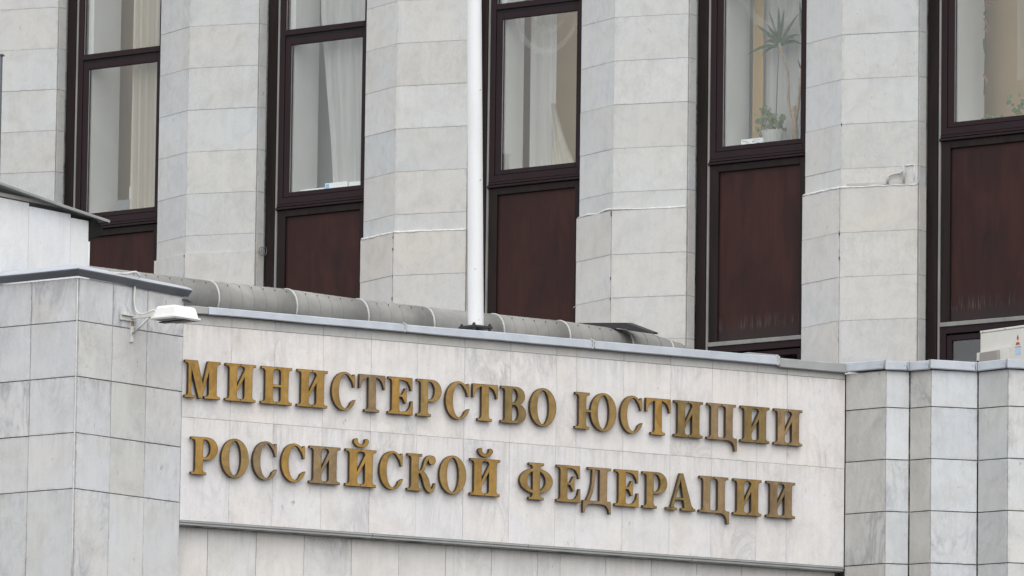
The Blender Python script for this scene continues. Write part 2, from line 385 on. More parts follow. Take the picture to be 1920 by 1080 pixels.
def pane_box(fr, name, parent, u0, u1, z0, z1, w): 
    bm = bmesh.new(); box(bm, u0, u1, w - 0.008, w, z0, z1); return obj(name, bm, M['glass'], parent, fr)
def frame_ring(bm, u0, u1, z0, z1, t, w0, w1, tb=None, tt=None):
    tb = t if tb is None else tb; tt = t if tt is None else tt
    box(bm, u0, u0 + t, w0, w1, z0, z1, ch=0.006); box(bm, u1 - t, u1, w0, w1, z0, z1, ch=0.006)
    box(bm, u0 + t, u1 - t, w0, w1, z0, z0 + tb, ch=0.006); box(bm, u0 + t, u1 - t, w0, w1, z1 - tt, z1, ch=0.006)

random.seed(21)
for k in range(0, 6):
    pr = PIER_OF[k]
    for q in range(6):
        z = random.choice([17.87, 17.83, 18.15, 17.25, 16.61, 18.80, 17.65, 16.9]) + random.uniform(-.015, .015)
        bm = bmesh.new(); bmesh.ops.create_icosphere(bm, subdivisions=1, radius=1.0)
        for v in bm.verts: v.co *= random.uniform(.7, 1.2)
        bmesh.ops.scale(bm, vec=(random.uniform(.008, .016), .012, random.uniform(.012, .035)), verts=bm.verts)
        bmesh.ops.translate(bm, vec=((k - 4) * PITCH + APU + random.uniform(-.006, .006), -(APW - .003 + (0.026 if z < SEAM else 0)), z), verts=bm.verts)
        obj('joint_chip', bm, M['joint'], pr, FA)
# window bays: bay k lies left of pier k
WU0, WU1 = -1.879, -0.10                       # outer frame, relative to the pier's left edge
for k in range(0, 7):
    ub = (k - 4) * PITCH
    f = Frame(FA.p(ub, RVW), -39)              # w=0 is the outer window plane
    # jamb board, gap and edge strip on the left, the same mirrored on the right
    bobj('jamb_board', f, M['jamb'], office, -2.095, -1.945, -0.14, -0.005, 14.3, 23.4, ch=0.008)
    bobj('jamb_recess', f, M['gap'], office, -2.134, -2.098, -0.14, -0.03, 14.3, 23.4)
    bobj('jamb_trim', f, M['frame'], office, -1.943, -1.918, -0.14, -0.018, 14.3, 23.4)
    bobj('edge_strip', f, M['strip'], office, -1.916, -1.882, -0.14, 0.003, 14.3, 23.4, ch=0.004)
    bobj('jamb_board', f, M['jamb'], office, WU1 + 0.003, 0.010, -0.14, -0.004, 14.3, 23.4)
    # ---- upper window: sill 18.55 .. top
    bm = bmesh.new()
    frame_ring(bm, WU0, WU1, 18.60, 24.6, 0.10, -0.10, 0.0)
    box(bm, WU0 + .10, WU1 - .10, -0.09, 0.004, 21.185, 21.275, ch=0.008)
    win = obj('window', bm, M['frame'], office, f)
    bm = bmesh.new(); frame_ring(bm, WU0 + 0.104, WU1 - 0.045, 18.705, 21.145, 0.108, -0.085, -0.014, tb=0.072, tt=0.108)
    obj('sash', bm, M['frame'], win, f)
    bobj('sash_rebate', f, M['gap'], win, WU0 + .102, WU1 - .10, -0.08, -0.022, 21.147, 21.183)
    pane_box(f, 'pane', win, WU0 + 0.205, WU1 - 0.15, 18.77, 21.04, -0.04)
    pane_box(f, 'pane', win, WU0 + 0.095, WU1 - 0.095, 21.27, 24.5, -0.04)
    bobj('gasket', f, M['strip'], win, WU0 + 0.213, WU0 + 0.224, -0.038, -0.030, 18.78, 21.03)
    bobj('gasket', f, M['strip'], win, WU0 + 0.101, WU0 + 0.112, -0.038, -0.030, 21.28, 24.4)
    bobj('drip_rail', f, M['frame'], win, WU0 - .0, WU1, -0.06, 0.012, 18.560, 18.597, ch=0.006)
    bobj('ledge', f, M['frame'], win, WU0 - 0.012, WU1 + .001, -0.06, 0.030, 18.515, 18.552, ch=0.008)
    # interior: white reveal, ochre wall, sill board
    rd = (.6, .63, .56, .42, .54, .64, .6)[k]
    gl = WU0 + 0.205
    bobj('inner_reveal', f, M['room_white'], win, gl - 0.10, gl + 0.004, -0.12 - rd, -0.12, 18.72, 24.4)
    wall = M['room_white'] if k in (2, 4) else M['room_ochre']
    bobj('inner_wall', f, wall, win, -3.1, 0.6, -1.45, -1.30, 18.4, 24.4)
    bobj('inner_wall', f, M['room_white'], win, 0.0, 0.10, -1.30, -0.12, 18.4, 24.4)
    bobj('window_board', f, M['room_white'], win, gl + .006, -0.002, -0.55, -0.105, 18.70, 18.765)
    # ---- spandrel: frame, panel, foot strip
    bm = bmesh.new(); frame_ring(bm, WU0, WU1, 15.93, 18.512, 0.155, -0.10, -0.012, tb=0.012, tt=0.105)
    spf = obj('spandrel_frame', bm, M['jamb'], office, f)
    bobj('spandrel_panel', f, M['spandrel'], spf, WU0 + .157, WU1 - .157, -0.09, -0.050, 15.944, 18.405)
    bobj('foot_strip', f, M['strip'], spf, WU0 + .003, WU1, -0.09, 0.016, 15.865, 15.927, ch=0.005)
    # ---- lower window (only its head shows over the porch roof)
    bm = bmesh.new(); frame_ring(bm, WU0, WU1, 13.0, 15.862, 0.10, -0.10, -0.002)
    w2 = obj('window', bm, M['frame'], office, f)
    bm = bmesh.new(); frame_ring(bm, WU0 + .102, WU1 - .102, 13.1, 15.745, 0.085, -0.09, -0.025); obj('sash', bm, M['frame'], w2, f)
    pane_box(f, 'pane', w2, WU0 + .18, WU1 - .18, 13.18, 15.668, -0.05)
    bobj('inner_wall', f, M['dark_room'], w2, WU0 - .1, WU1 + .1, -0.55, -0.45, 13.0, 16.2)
# body behind the piers and roof of the block
bm = bmesh.new()
prism(bm, [(U0, 2.0), (U1 + 1, 2.0), (U1 + 1, 16), (U0, 16)], 0, 26.2)
obj('rear_body', bm, M['pale_joint'], office, FA)
bobj('cornice', FA, M['pier'], office, U0, U1, -2.2, 0.45, 25.9, 26.6, tint=PIERC)
for zz in (18.42, 24.5):
    bobj('floor_slab', FA, M['pale_joint'], office, U0, U1, -2.0, RVW - 0.16, zz - 0.12, zz - 0.004 if zz < 20 else zz + .2)

# ================================================================== ENTRANCE WING
S = Frame((-4.3286, 102.5), 30)               # sign wall, u from its left end
COR = (-5.63414, 100.94412)
BR = Frame(COR, 50); BL = Frame(COR, -39)
E0 = S.p(10.344)
PL = [E0.xy, Vector((5.167, 107.189)), Vector((5.501, 107.279)), Vector((5.778, 107.03)), Vector((6.437, 107.206)), Vector((6.825, 106.856)), Vector((8.3, 107.25)), Vector((9.0, 106.6))]
wing = thing('entrance_wing', 'low entrance wing clad in pale marble tiles with grey metal copings', 'building', S.p(4, 0, 0))
# body: set back behind the slabs
def off(p, fr, w): return (p + fr.n * w).xy
bl_far = BL.p(-7, -0.03)
inner = [bl_far.xy, BL.p(-0.02, -0.035).xy, S.p(0.0, -0.24).xy, S.p(10.30, -0.24).xy]
bm = bmesh.new(); prism(bm, [S.p(-0.4, -0.21).xy, S.p(10.5, -0.21).xy, S.p(10.5, -2.0).xy, S.p(-.4, -2.0).xy], 0, 12.15)
body = obj('wall_body', bm, M['joint'], wing)
bm = bmesh.new(); prism(bm, [S.p(0.0, -0.031).xy, S.p(10.34, -0.031).xy, S.p(10.5, -0.7).xy, S.p(-.3, -0.7).xy], 12.18, 15.0)
fascia = obj('fascia', bm, M['fine_joint'], wing)
bm = bmesh.new(); prism(bm, [BR.p(0.0, -0.03).xy, BR.p(2.03, -0.03).xy, BR.p(2.03, -0.55).xy, BL.p(-6.5, -.55).xy, BL.p(-6.5, -0.03).xy, BL.p(-0.03, -0.03).xy], 0, 15.22)
block = obj('corner_block', bm, M['joint'], wing)
bm = bmesh.new()
pl_in = [p + Vector((0.012, 0.034)) for p in PL]
prism(bm, [*pl_in, Vector((9.0, 107.6)), Vector((4.55, 108.0))], 0, 14.93)
pleat = obj('pleated_wall', bm, M['joint'], wing)
# roof deck
bm = bmesh.new(); prism(bm, [BL.p(-6.5, -0.6).xy, BR.p(1.9, -.6).xy, S.p(0.1, -.75).xy, S.p(10.3, -.75).xy, Vector((9.2, 107.7)), Vector((9.2, 107.75)), FA.p(2.2, 0.0).xy + Vector((0, -.5)), FA.p(-18.5, 0.0).xy + Vector((0, -.5))], 14.5, 14.62)
obj('roof_deck', bm, M['roofing'], wing)

FASC = (0.645, 0.615, 0.592); BLKC = (0.555, 0.55, 0.55)
# fascia slabs
vj = [0.004, 0.73, 1.38, 2.114, 2.845, 3.557, 4.282, 4.994, 5.712, 6.031, 6.773, 7.52, 8.187, 8.91, 9.40, 10.34]
def jz(u): return 13.60 + 0.02 * math.sin(u * 1.3)
for i, (a, b) in enumerate(zip(vj, vj[1:])):
    g = 0.0022
    g = 0.0010
    for z0, z1, kk in ((12.245, 13.608, 1.0), (13.608, 14.845, 1.03)):
        e = random.uniform(-0.0018, 0.0018)
        t = jit(FASC, 0.017, 0.007)
        if kk == 1.0: t = (t[0] * .985, t[1] * .995, t[2] * 1.01)
        bobj('marble_slab', S, M['fascia'], fascia, a + g, b - g, -0.03, e, z0 + g * 1.5, z1 - g, ch=0.002, tint=t)
    bobj('marble_slab', S, M['fascia'], fascia, a + g, b - g, -0.03, -0.004, 14.849, 14.985, ch=0.003, tint=jit((0.47, 0.455, 0.43), 0.05))
# metal drip edge under the fascia
x = 0.0
for L in (2.9, 2.4, 2.6, 2.44):
    bm = bmesh.new()
    for (w0, w1, z0, z1) in ((-0.2, 0.016, 12.216, 12.240), (-0.2, 0.004, 12.184, 12.2155), ):
        box(bm, x + 0.003, x + L - 0.003, w0, w1, z0, z1, ch=0.004)
    obj('drip_edge', bm, M['galv_dull'], fascia, S); x += L
# recessed wall under it
rj = [-0.2, 0.514, 1.238, 1.96, 2.678, 3.401, 4.122, 4.83, 5.552, 5.903, 6.624, 7.341, 8.063, 8.791, 9.514, 10.3]
for a, b in zip(rj, rj[1:]):
    g = 0.0022
    bobj('marble_slab', S, M['fascia'], body, a + g, b - g, -0.20, -0.165 + random.uniform(-.003, .003), 11.492, 12.178, ch=0.003, tint=jit((0.60, 0.58, 0.56), 0.03))
bobj('door_lintel', S, M['joint'], body, -0.2, 10.3, -0.22, -0.19, 11.1, 11.488)
# corner block tiles
rowz = [9.6, 11.2, 12.475, 13.205, 13.94, 14.668, 15.235]
for ri, (z0, z1) in enumerate(zip(rowz, rowz[1:])):
    g = 0.0052
    for ci, (a, b) in enumerate(zip([0.026, 0.672, 1.337], [0.672, 1.337, 2.0335])):
        t = jit(BLKC, 0.03, 0.012)
        if (ri, ci) in ((4, 0), (3, 1)) : t = (0.535, 0.53, 0.51)
        if (ri, ci) == (3, 1): t = (0.53, 0.525, 0.505)
        if (ri, ci) == (2, 1): t = (0.52, 0.515, 0.495)
        if ri < 2: t = (0.56, 0.555, 0.55)
        gg = g if ri > 2 else 0.0035
        bobj('marble_slab', BR, M['block'], block, a + gg * .7, b - gg * (.7 if ci < 2 else 0), -0.03, random.uniform(-.003, .003), z0 + g, z1 - g, ch=0.003, tint=t)
    for ci, (a, b) in enumerate([(-0.817, -0.014), (-1.62, -0.817), (-2.43, -1.62), (-3.24, -2.43), (-4.05, -3.24), (-4.86, -4.05)]):
        t = jit(BLKC, 0.03, 0.010)
        if ri < 2: t = jit((0.525, 0.52, 0.51), 0.03)
        bobj('marble_slab', BL, M['block'], block, a + g * .8, b - g * .8, -0.03, random.uniform(-.004, .004), z0 + g, z1 - g, ch=0.003, tint=t)
# pale sealant down the corner joint
tobj('corner_seal', [BL.p(-0.010, 0.002, 15.22 - 0.5 * i + 0) + Vector((random.uniform(-.002, .002), 0, 0)) for i in range(9)], 0.0075, M['sealant'], block, 6)
# pleated wall tiles
pz = [10.0, 10.81, 11.535, 12.256, 12.976, 13.696, 14.415, 14.93]
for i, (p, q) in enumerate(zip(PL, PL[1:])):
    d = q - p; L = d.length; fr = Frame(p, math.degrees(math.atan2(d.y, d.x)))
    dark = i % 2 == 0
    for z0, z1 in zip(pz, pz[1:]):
        t = jit((0.455, 0.445, 0.42) if dark else (0.52, 0.53, 0.54), 0.06, 0.012)  # left-turned faces get a darker tint: their shade is put into the colour
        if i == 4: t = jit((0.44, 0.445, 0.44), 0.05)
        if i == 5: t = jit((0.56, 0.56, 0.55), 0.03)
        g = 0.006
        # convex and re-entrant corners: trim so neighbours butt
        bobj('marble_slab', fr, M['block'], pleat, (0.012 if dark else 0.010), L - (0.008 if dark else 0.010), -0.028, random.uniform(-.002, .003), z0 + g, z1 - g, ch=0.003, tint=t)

# ---- copings
def coping_piece(fr, stations, mat, name='metal_coping', par=None, wo=0.08, wi=-0.55):
    """stations: (u, z_bottom, z_top)"""
    bm = bmesh.new(); rings = []
    for u, zb, zt in stations:
        prof = [(wi, zt + 0.0), (wo - 0.02, zt + 0.004), (wo, zt - 0.008), (wo + 0.006, zb + 0.012), (wo - 0.004, zb), (wo - 0.03, zb + 0.012), (wi, zb + 0.03)]
        rings.append([Vector((u, -w, z)) for w, z in prof])
    loft(bm, rings); return obj(name, bm, mat, par or wing, fr)
def ztop(u): return 15.080
def zbot(u): return 14.981 - 0.0028 * u
def stn(a, b, n=6, dz=0): return [(a + (b - a) * i / n, zbot(a + (b - a) * i / n) + dz + random.uniform(-.004, .004), ztop(a + (b - a) * i / n) + dz + random.uniform(-.004, .004)) for i in range(n + 1)]
coping_piece(S, stn(0.0, 0.33, 2), M['galv_dull'])
coping_piece(S, stn(0.334, 3.33), M['galv'], wo=0.085)
coping_piece(S, stn(3.334, 6.25), M['galv'])
coping_piece(S, stn(6.254, 9.215), M['galv'], wo=0.086)
coping_piece(S, stn(9.22, 10.33, 4, -0.018), M['galv_dull'], wo=0.075)
for u in (3.33, 6.25, 9.215):
    bm = bmesh.new()
    pts = [(u - .03, .089, zbot(u) + .0), (u - .012, .098, zbot(u) + .05), (u - .028, .094, ztop(u) - .05), (u - .01, .10, ztop(u) - .01), (u - .05, .07, ztop(u) + .02)]
    tube(bm, [(a, -b, c) for a, b, c in pts], [.008, .014, .009, .013, .008], 5); obj('coping_seam', bm, M['band'], wing, S)
# sheet tongue at the second last joint
bobj('coping_seam', S, M['galv_dull'], wing, 8.75, 9.25, -0.3, 0.0, ztop(9.2) + .012, ztop(9.2) + .035)
# pleated copings
offs = []
for i, p in enumerate(PL):
    a = (p - PL[i - 1]).normalized() if i else (PL[1] - p).normalized()
    b = (PL[i + 1] - p).normalized() if i + 1 < len(PL) else a
    na = Vector((a.y, -a.x)); nb = Vector((b.y, -b.x)); nn = (na + nb).normalized()
    offs.append((p, nn / max(0.5, nn.dot(na))))
for i in range(len(PL) - 1):
    (p, n0), (q, n1) = offs[i], offs[i + 1]
    bm = bmesh.new(); rings = []
    d = (q - p).normalized()
    j = random.uniform(-.006, .006)
    for (c, n, s, dz) in ((p, n0, 0.004, j), (q, n1, -0.004, random.uniform(-.008, .008))):
        c = c + d * s
        prof = [(-0.30, 15.058), (0.045, 15.060), (0.056, 15.05), (0.062, 14.945), (0.052, 14.930), (0.02, 14.945), (-0.30, 14.955)]
        if i == 0: prof = [(w, z + .012) for w, z in prof]
        rings.append([Vector((c.x + n.x * w, c.y + n.y * w, z + dz)) for w, z in prof])
    loft(bm, rings); obj('metal_coping', bm, M['galv'] if i else M['galv'], wing)
    # folded joint and rivet
    m = q - d * 0.02 + Vector((n1.x, n1.y)) * 0.064
    tobj('coping_seam', [(m.x, m.y, 14.94), (m.x - .006, m.y - .012, 15.0), (m.x + .004, m.y - .004, 15.062)], [.005, .007, .005], M['galv_dull'], wing, 5)
    rv_ = q - d * 0.07 + Vector((n1.x, n1.y)) * 0.060
    tobj('rivet', [(rv_.x, rv_.y + .004, 15.0), (rv_.x - n1.x * -.004, rv_.y + n1.y * .006, 15.0)], 0.006, M['galv_dark'], wing, 6)
# corner block coping: sloping skirt over a dark drip soffit
def block_coping(fr, u0, u1, m0, m1, zt0, zt1, n=5):
    bm = bmesh.new(); bm2 = bmesh.new(); r1 = []; r2 = []
    for i in range(n + 1):
        s = i / n; u = u0 + (u1 - u0) * s; dz = zt0 + (zt1 - zt0) * s - 15.33 + random.uniform(-.003, .003)
        mm = m0 + (m1 - m0) * s                          # mitre: how far u shifts per metre of w
        up = [(-0.55, 15.50), (0.0, 15.375), (0.105, 15.335), (0.112, 15.322), (0.0, 15.345), (-.5, 15.36)]
        lo = [(0.000, 15.343), (0.110, 15.3205), (0.108, 15.309), (0.034, 15.236), (0.024, 15.237), (0.02, 15.28)]
        r1.append([Vector((u + mm * w, -w, z + dz)) for w, z in up]); r2.append([Vector((u + mm * w, -w, z + dz)) for w, z in lo])
    loft(bm, r1); loft(bm2, r2)
    obj('metal_coping', bm, M['galv'], wing, fr); obj('coping_skirt', bm2, M['galv_dark'], wing, fr)
tm = math.tan(R(44.5))
block_coping(BR, 0.0, 2.08, -tm, 0.0, 15.338, 15.292)
block_coping(BL, -4.9, 0.0, 0.0, tm, 15.35, 15.338)
# torn flap under the coping's right end
bm = bmesh.new(); loft(bm, [[Vector((2.0, .03, 15.16)), Vector((2.0, -.12, 15.14)), Vector((2.0, -.12, 15.155)), Vector((2.0, .03, 15.18))], [Vector((2.16, .02, 15.135)), Vector((2.16, -.06, 15.13)), Vector((2.16, -.06, 15.137)), Vector((2.16, .02, 15.145))]])
obj('coping_flap', bm, M['galv_dark'], wing, BR)

# ================================================================== ROOFTOP PARAPET (upper left)
PB = Frame((-5.67793, 104.0), 54)
par = thing('rooftop_parapet', 'white marble clad rooftop parapet under a dark sloping sheet at the left edge', 'parapet', PB.p(-1, 0, 14.6))
bm = bmesh.new(); prism(bm, [PB.p(-3.2, -.03).xy, PB.p(-0.012, -.03).xy, PB.p(-.012, -.45).xy, PB.p(-3.2, -.45).xy], 14.62, 16.38); obj('parapet_core', bm, M['pale_joint'], par)
for a, b, zt in ((-3.0, -2.05, 16.50), (-2.05, -1.262, 16.49), (-1.262, -0.385, 16.45), (-0.385, -0.0, 16.405)):
    bm = bmesh.new(); box(bm, a + .003, b - .003, -0.03, random.uniform(-.002, .002), 14.65, zt, ch=0.003)
    obj('marble_slab', bm, M['parapet'], par, PB, tint=jit((0.70, 0.705, 0.715), 0.015, .005))
bobj('cap_course', PB, M['pier'], par, -3.0, -0.62, -0.03, -0.006, 16.51, 16.56, tint=(0.44, 0.42, 0.39))
tobj('corner_pipe', [PB.p(0.022, -0.02, z) for z in (14.65, 15.2, 15.8, 16.13)], 0.02, M['white'], par, 8)
# roof sheet
bm = bmesh.new(); r = []
for u, zt, wf in ((-3.1, 16.78, .16), (-1.75, 16.635, .15), (-1.2, 16.585, .13), (-.7, 16.535, .12), (-.3, 16.50, .12), (0.30, 16.445, .12)):
    r.append([Vector((u, -w, zt + z)) for w, z in ((-.75, .02), (wf - .005, 0.0), (wf, -.006), (wf, -.036), (wf - .012, -.036), (wf - .02, -.02), (-.75, -.01))])
loft(bm, r); obj('roof_sheet', bm, M['galv_dull'], par, PB)
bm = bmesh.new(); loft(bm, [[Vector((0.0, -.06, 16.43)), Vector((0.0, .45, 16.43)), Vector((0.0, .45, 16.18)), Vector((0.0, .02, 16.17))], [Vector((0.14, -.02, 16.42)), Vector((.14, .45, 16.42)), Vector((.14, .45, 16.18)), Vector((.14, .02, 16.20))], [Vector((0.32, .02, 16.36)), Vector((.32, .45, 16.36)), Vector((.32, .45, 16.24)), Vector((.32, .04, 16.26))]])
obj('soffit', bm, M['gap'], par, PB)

# ================================================================== DUCT
D = Frame((-0.29435, 109.5), 39)
duct = thing('ventilation_duct', 'long round grey metal ventilation duct with pale clamp bands lying behind the sign wall', 'duct', D.p(-2, 0, 14.62))
DR = 0.275; zc = 15.935 - DR
def ring(u, r, dz=0, n=36): return [Vector((u, math.cos(2 * math.pi * i / n) * r, zc + dz + math.sin(2 * math.pi * i / n) * r)) for i in range(n)]
bands = [-8.2, -4.985, -3.64, -2.39, -1.225, 0.03, 1.235, 2.40]
sags = [0.02, 0.0, .012, -.01, -.008, .005, .02, 0.0, 0.0]
for i in range(len(bands) - 1):
    a, b = bands[i] + .012, bands[i + 1] - .012
    bm = bmesh.new(); loft(bm, [ring(a, DR, sags[i]), ring((a + b) / 2, DR, (sags[i] + sags[i + 1]) / 2 - .002), ring(b, DR, sags[i + 1])]); o = obj('duct_segment', bm, M['duct'], duct, D, smooth=True)
    # standing lap seams
    x = a + 0.19
    while x < b - 0.1 and i not in (4, ):
        bm = bmesh.new(); s = sags[i] + (sags[i + 1] - sags[i]) * (x - a) / (b - a)
        loft(bm, [ring(x - .007, DR - .003, s), ring(x - .002, DR + .0016, s), ring(x + .002, DR + .0016, s), ring(x + .007, DR - .003, s)], caps=False); obj('lap_seam', bm, M['duct_seam'], o, D, smooth=True)
        bm = bmesh.new(); ang = R(47); box(bm, x - .004, x + .006, 0, .004, 0, .02)
        for v in bm.verts: v.co = Vector((v.co.x, -math.cos(ang) * (DR + .002) + v.co.y, zc + s + math.sin(ang) * (DR + .002) + v.co.z))
        obj('seam_clip', bm, M['black'], o, D)
        x += 0.203
for u, s in zip(bands[1:], sags[1:]):
    bm = bmesh.new(); loft(bm, [ring(u - .014, DR - .003, s), ring(u - .011, DR + .011, s), ring(u + .008, DR + .011, s), ring(u + .011, DR - .003, s)], caps=False); obj('clamp_band', bm, M['band'], duct, D, smooth=False)
# elbow that turns down behind the coping at the right end
bm = bmesh.new(); rings = []
for i in range(7):
    t = i / 6; ang = t * R(62); rr = 1.42
    cx = 2.412 + rr * math.sin(ang); cz = zc - rr * (1 - math.cos(ang)) * .25
    rings.append([Vector((cx + math.sin(2 * math.pi * k / 28) * DR * math.sin(ang * .42), math.cos(2 * math.pi * k / 28) * DR, cz + math.sin(2 * math.pi * k / 28) * DR * math.cos(ang * .42))) for k in range(28)])
loft(bm, rings); o = obj('duct_elbow', bm, M['duct'], duct, D, smooth=True)
for i in (1, 2, 3, 4, 5):
    bm = bmesh.new(); c = sum(rings[i], Vector()) / 28
    big = [c + (v - c) * 1.02 for v in rings[i]]; sft = Vector((.012, 0, -.003))
    loft(bm, [[v - sft for v in rings[i]], [v - sft * .5 for v in big], [v + sft * .5 for v in big], [v + sft for v in rings[i]]], caps=False); obj('lap_seam' if i != 5 else 'clamp_band', bm, M['duct_seam'] if i not in (3,) else M['band'], o, D)
bm = bmesh.new(); c5 = rings[6]; loft(bm, [[v for v in c5], [v + Vector((.45, 0, -.5)) for v in c5]]); obj('duct_outlet', bm, M['duct'], duct, D, smooth=True)
for u in (-6, -3, 0.6):
    bm = bmesh.new(); box(bm, u - .03, u + .03, -0.2, -0.14, 14.62, zc - .05); box(bm, u - .03, u + .03, .14, .2, 14.62, zc - .05); obj('duct_support', bm, M['galv_dark'], duct, D)

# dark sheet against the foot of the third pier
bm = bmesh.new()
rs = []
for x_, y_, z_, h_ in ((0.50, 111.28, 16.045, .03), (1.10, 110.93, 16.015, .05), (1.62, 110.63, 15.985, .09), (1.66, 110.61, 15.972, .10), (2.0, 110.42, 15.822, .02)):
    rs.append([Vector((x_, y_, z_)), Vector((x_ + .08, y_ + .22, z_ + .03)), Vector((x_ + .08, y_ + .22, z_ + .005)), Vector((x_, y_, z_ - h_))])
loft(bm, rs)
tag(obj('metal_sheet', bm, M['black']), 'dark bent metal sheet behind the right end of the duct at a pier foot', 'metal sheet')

# ================================================================== FLAGPOLE
P = Vector((-0.66074 + .178, 105.0218, 0))
pole = thing('flagpole', 'tall white painted flagpole bolted to the roof edge above the sign', 'flagpole', P + Vector((0, 0, 15.03)))
bm = bmesh.new(); tube(bm, [P + Vector((-.0, 0, 15.182)), P + Vector((-.0, 0, 15.20)), P + Vector((-.02, 0, 16.3)), P + Vector((-.04, 0, 17.4)), P + Vector((-.082, 0, 19.65)), P + Vector((-.12, 0, 24.5)), P + Vector((-.12, 0, 24.52))], [.108, .108, .1055, .103, .098, .086, .086], 32)
o = obj('pole_shaft', bm, M['white'], pole, smooth=True)
random.seed(3)
for dx, z in ((.04, 17.17), (.045, 15.26), (-.07, 16.2), (-.02, 15.95), (-.09, 17.05), (.02, 18.4)):
    t = Vector((P.x + dx * .9, P.y - math.sqrt(max(0, .106 ** 2 - dx * dx)) - .001, z))
    bm = bmesh.new(); bmesh.ops.create_icosphere(bm, subdivisions=1, radius=.012); bmesh.ops.scale(bm, vec=(1.2 if dx < .042 else .5, .25, .5 if dx < .042 else 1.6), verts=bm.verts); bmesh.ops.translate(bm, vec=t, verts=bm.verts); obj('paint_chip', bm, M['galv_dark'], o)
bm = bmesh.new(); PF = Frame((P.x, P.y), 38)
bm = bmesh.new(); box(bm, -.165, .165, -.165, .165, 15.150, 15.180, ch=.004); obj('base_plate', bm, M['black'], pole, PF)
for a in (-.135, .135):
    for b in (-.135, .135):
        bm = bmesh.new(); tube(bm, [(a, b, 14.99), (a, b, 15.215)], .012, 8); tube(bm, [(a, b, 15.184), (a, b, 15.202)], .024, 6); tube(bm, [(a, b, 15.11), (a, b, 15.149)], .022, 6)
        obj('anchor_bolt', bm, M['black'], pole, PF)

# ================================================================== AIR CONDITIONER
AC = Frame((6.52, 108.15), -52)
ac = thing('air_conditioner', 'cream outdoor air conditioning unit with a small red emblem on the roof at the right', 'air conditioner', AC.p(.4, -.15, 14.6))
zA = 15.615
bm = bmesh.new(); box(bm, 0.0, 1.16, -.34, 0.0, 14.98, zA - .035, ch=.008); obj('casing', bm, M['cream'], ac, AC)
bm = bmesh.new(); box(bm, -.006, 1.166, -.346, .006, zA - .034, zA, ch=.008); lid = obj('top_cover', bm, M['cream'], ac, AC)
for u in (.06, .53, .95): 
    bm = bmesh.new(); tube(bm, [(u, -.006, zA - .02), (u, -.011, zA - .02)], .008, 8); obj('screw', bm, M['galv_dark'], lid, AC)
bm = bmesh.new(); loft(bm, [[Vector((a, 0, z)) for a, z in ((-.02, 14.98), (.64, 14.98), (.64, 15.335), (-.02, 15.305))], [Vector((a, -.045, z)) for a, z in ((-.02, 14.98), (.64, 14.98), (.64, 15.335), (-.02, 15.305))]]); obj('valve_panel', bm, M['cream'], ac, AC)
bm = bmesh.new(); loft(bm, [[Vector((a, -.046, z)) for a, z in ((.08, 14.98), (.49, 14.98), (.46, 15.305), (.09, 15.300))], [Vector((a, -.10, z)) for a, z in ((.09, 14.98), (.48, 14.98), (.45, 15.295), (.10, 15.290))]]); obj('valve_cover', bm, M['greybox'], ac, AC)
bobj('handle_slot', AC, M['gap'], ac, -.018, .025, -.2, .048, 15.16, 15.195)
def rhomb(bm, cx, cz, ang, l, w):
    a = R(ang); d = Vector((math.sin(a), 0, math.cos(a))); s = Vector((d.z, 0, -d.x))
    o_ = Vector((cx, -.004, cz)); pts = [o_, o_ + d * l / 2 + s * w / 2, o_ + d * l, o_ + d * l / 2 - s * w / 2]
    v0 = [bm.verts.new(p) for p in pts]; v1 = [bm.verts.new(p + Vector((0, .006, 0))) for p in pts]
    bm.faces.new(v0); bm.faces.new(v1[::-1])
    for i in range(4): bm.faces.new((v0[i], v0[(i + 1) % 4], v1[(i + 1) % 4], v1[i]))
bm = bmesh.new()
for ang, cz, l, w in ((0, 15.405, .085, .042), (140, 15.39, .058, .042), (220, 15.39, .058, .042)): rhomb(bm, .785, cz, ang, l, w)
obj('emblem', bm, M['red'], ac, AC)
bobj('emblem_caption', AC, M['greybox'], ac, .725, .85, 0.0, .0025, 15.315, 15.327)
bobj('sticker', AC, M['bluetext'], ac, .73, .845, 0.0, .002, 15.21, 15.305)
bm = bmesh.new(); box(bm, .05, .12, -.3, -.02, 14.62, 14.975); box(bm, 1.02, 1.1, -.3, -.02, 14.62, 14.975); obj('feet', bm, M['galv_dark'], ac, AC)

# ================================================================== FLOODLIGHT on the corner block
fl = thing('floodlight', 'white floodlight on a rusty wall bracket above the first letter of the sign', 'floodlight', BR.p(1.0, 0, 14.8))
bm = bmesh.new(); box(bm, .80, 1.07, .004, .03, 14.765, 14.83); box(bm, .80, 1.07, .004, .07, 14.825, 14.835); o = obj('wall_plate', bm, M['bracket'], fl, BR)
bobj('bracket_arm', BR, M['bracket'], fl, .99, 1.03, .031, .50, 14.795, 14.835, ch=.004)
br = bobj('bracket_post', BR, M['bracket'], fl, .995, 1.045, .004, .035, 14.49, 14.763, ch=.004)
bobj('rust_patch', BR, M['rust'], br, .994, 1.046, .03, .037, 14.70, 14.764)
tobj('bracket_strut', [BR.p(1.02, .036, 14.60), BR.p(1.01, .33, 14.79)], .016, M['bracket'], fl, 6)
u0, u1, w0, w1 = .95, 1.45, .42, .84
bm = bmesh.new()
def rr(z, i, i2=None): 
    i2 = i if i2 is None else i2
    return [Vector((a, -b, z)) for a, b in ((u0 + i, w0 + i2), (u1 - i, w0 + i2), (u1 - i, w1 - i2), (u0 + i, w1 - i2))]
loft(bm, [rr(14.768, 0), rr(14.788, 0), rr(14.792, .022), rr(14.90, .042, .05), rr(14.928, .058, .07)]); obj('lamp_hood', bm, M['lampwhite'], fl, BR)
bm = bmesh.new(); loft(bm, [rr(14.748, .004), rr(14.767, -.012)]); rim = obj('lamp_rim', bm, M['lampwhite'], fl, BR)
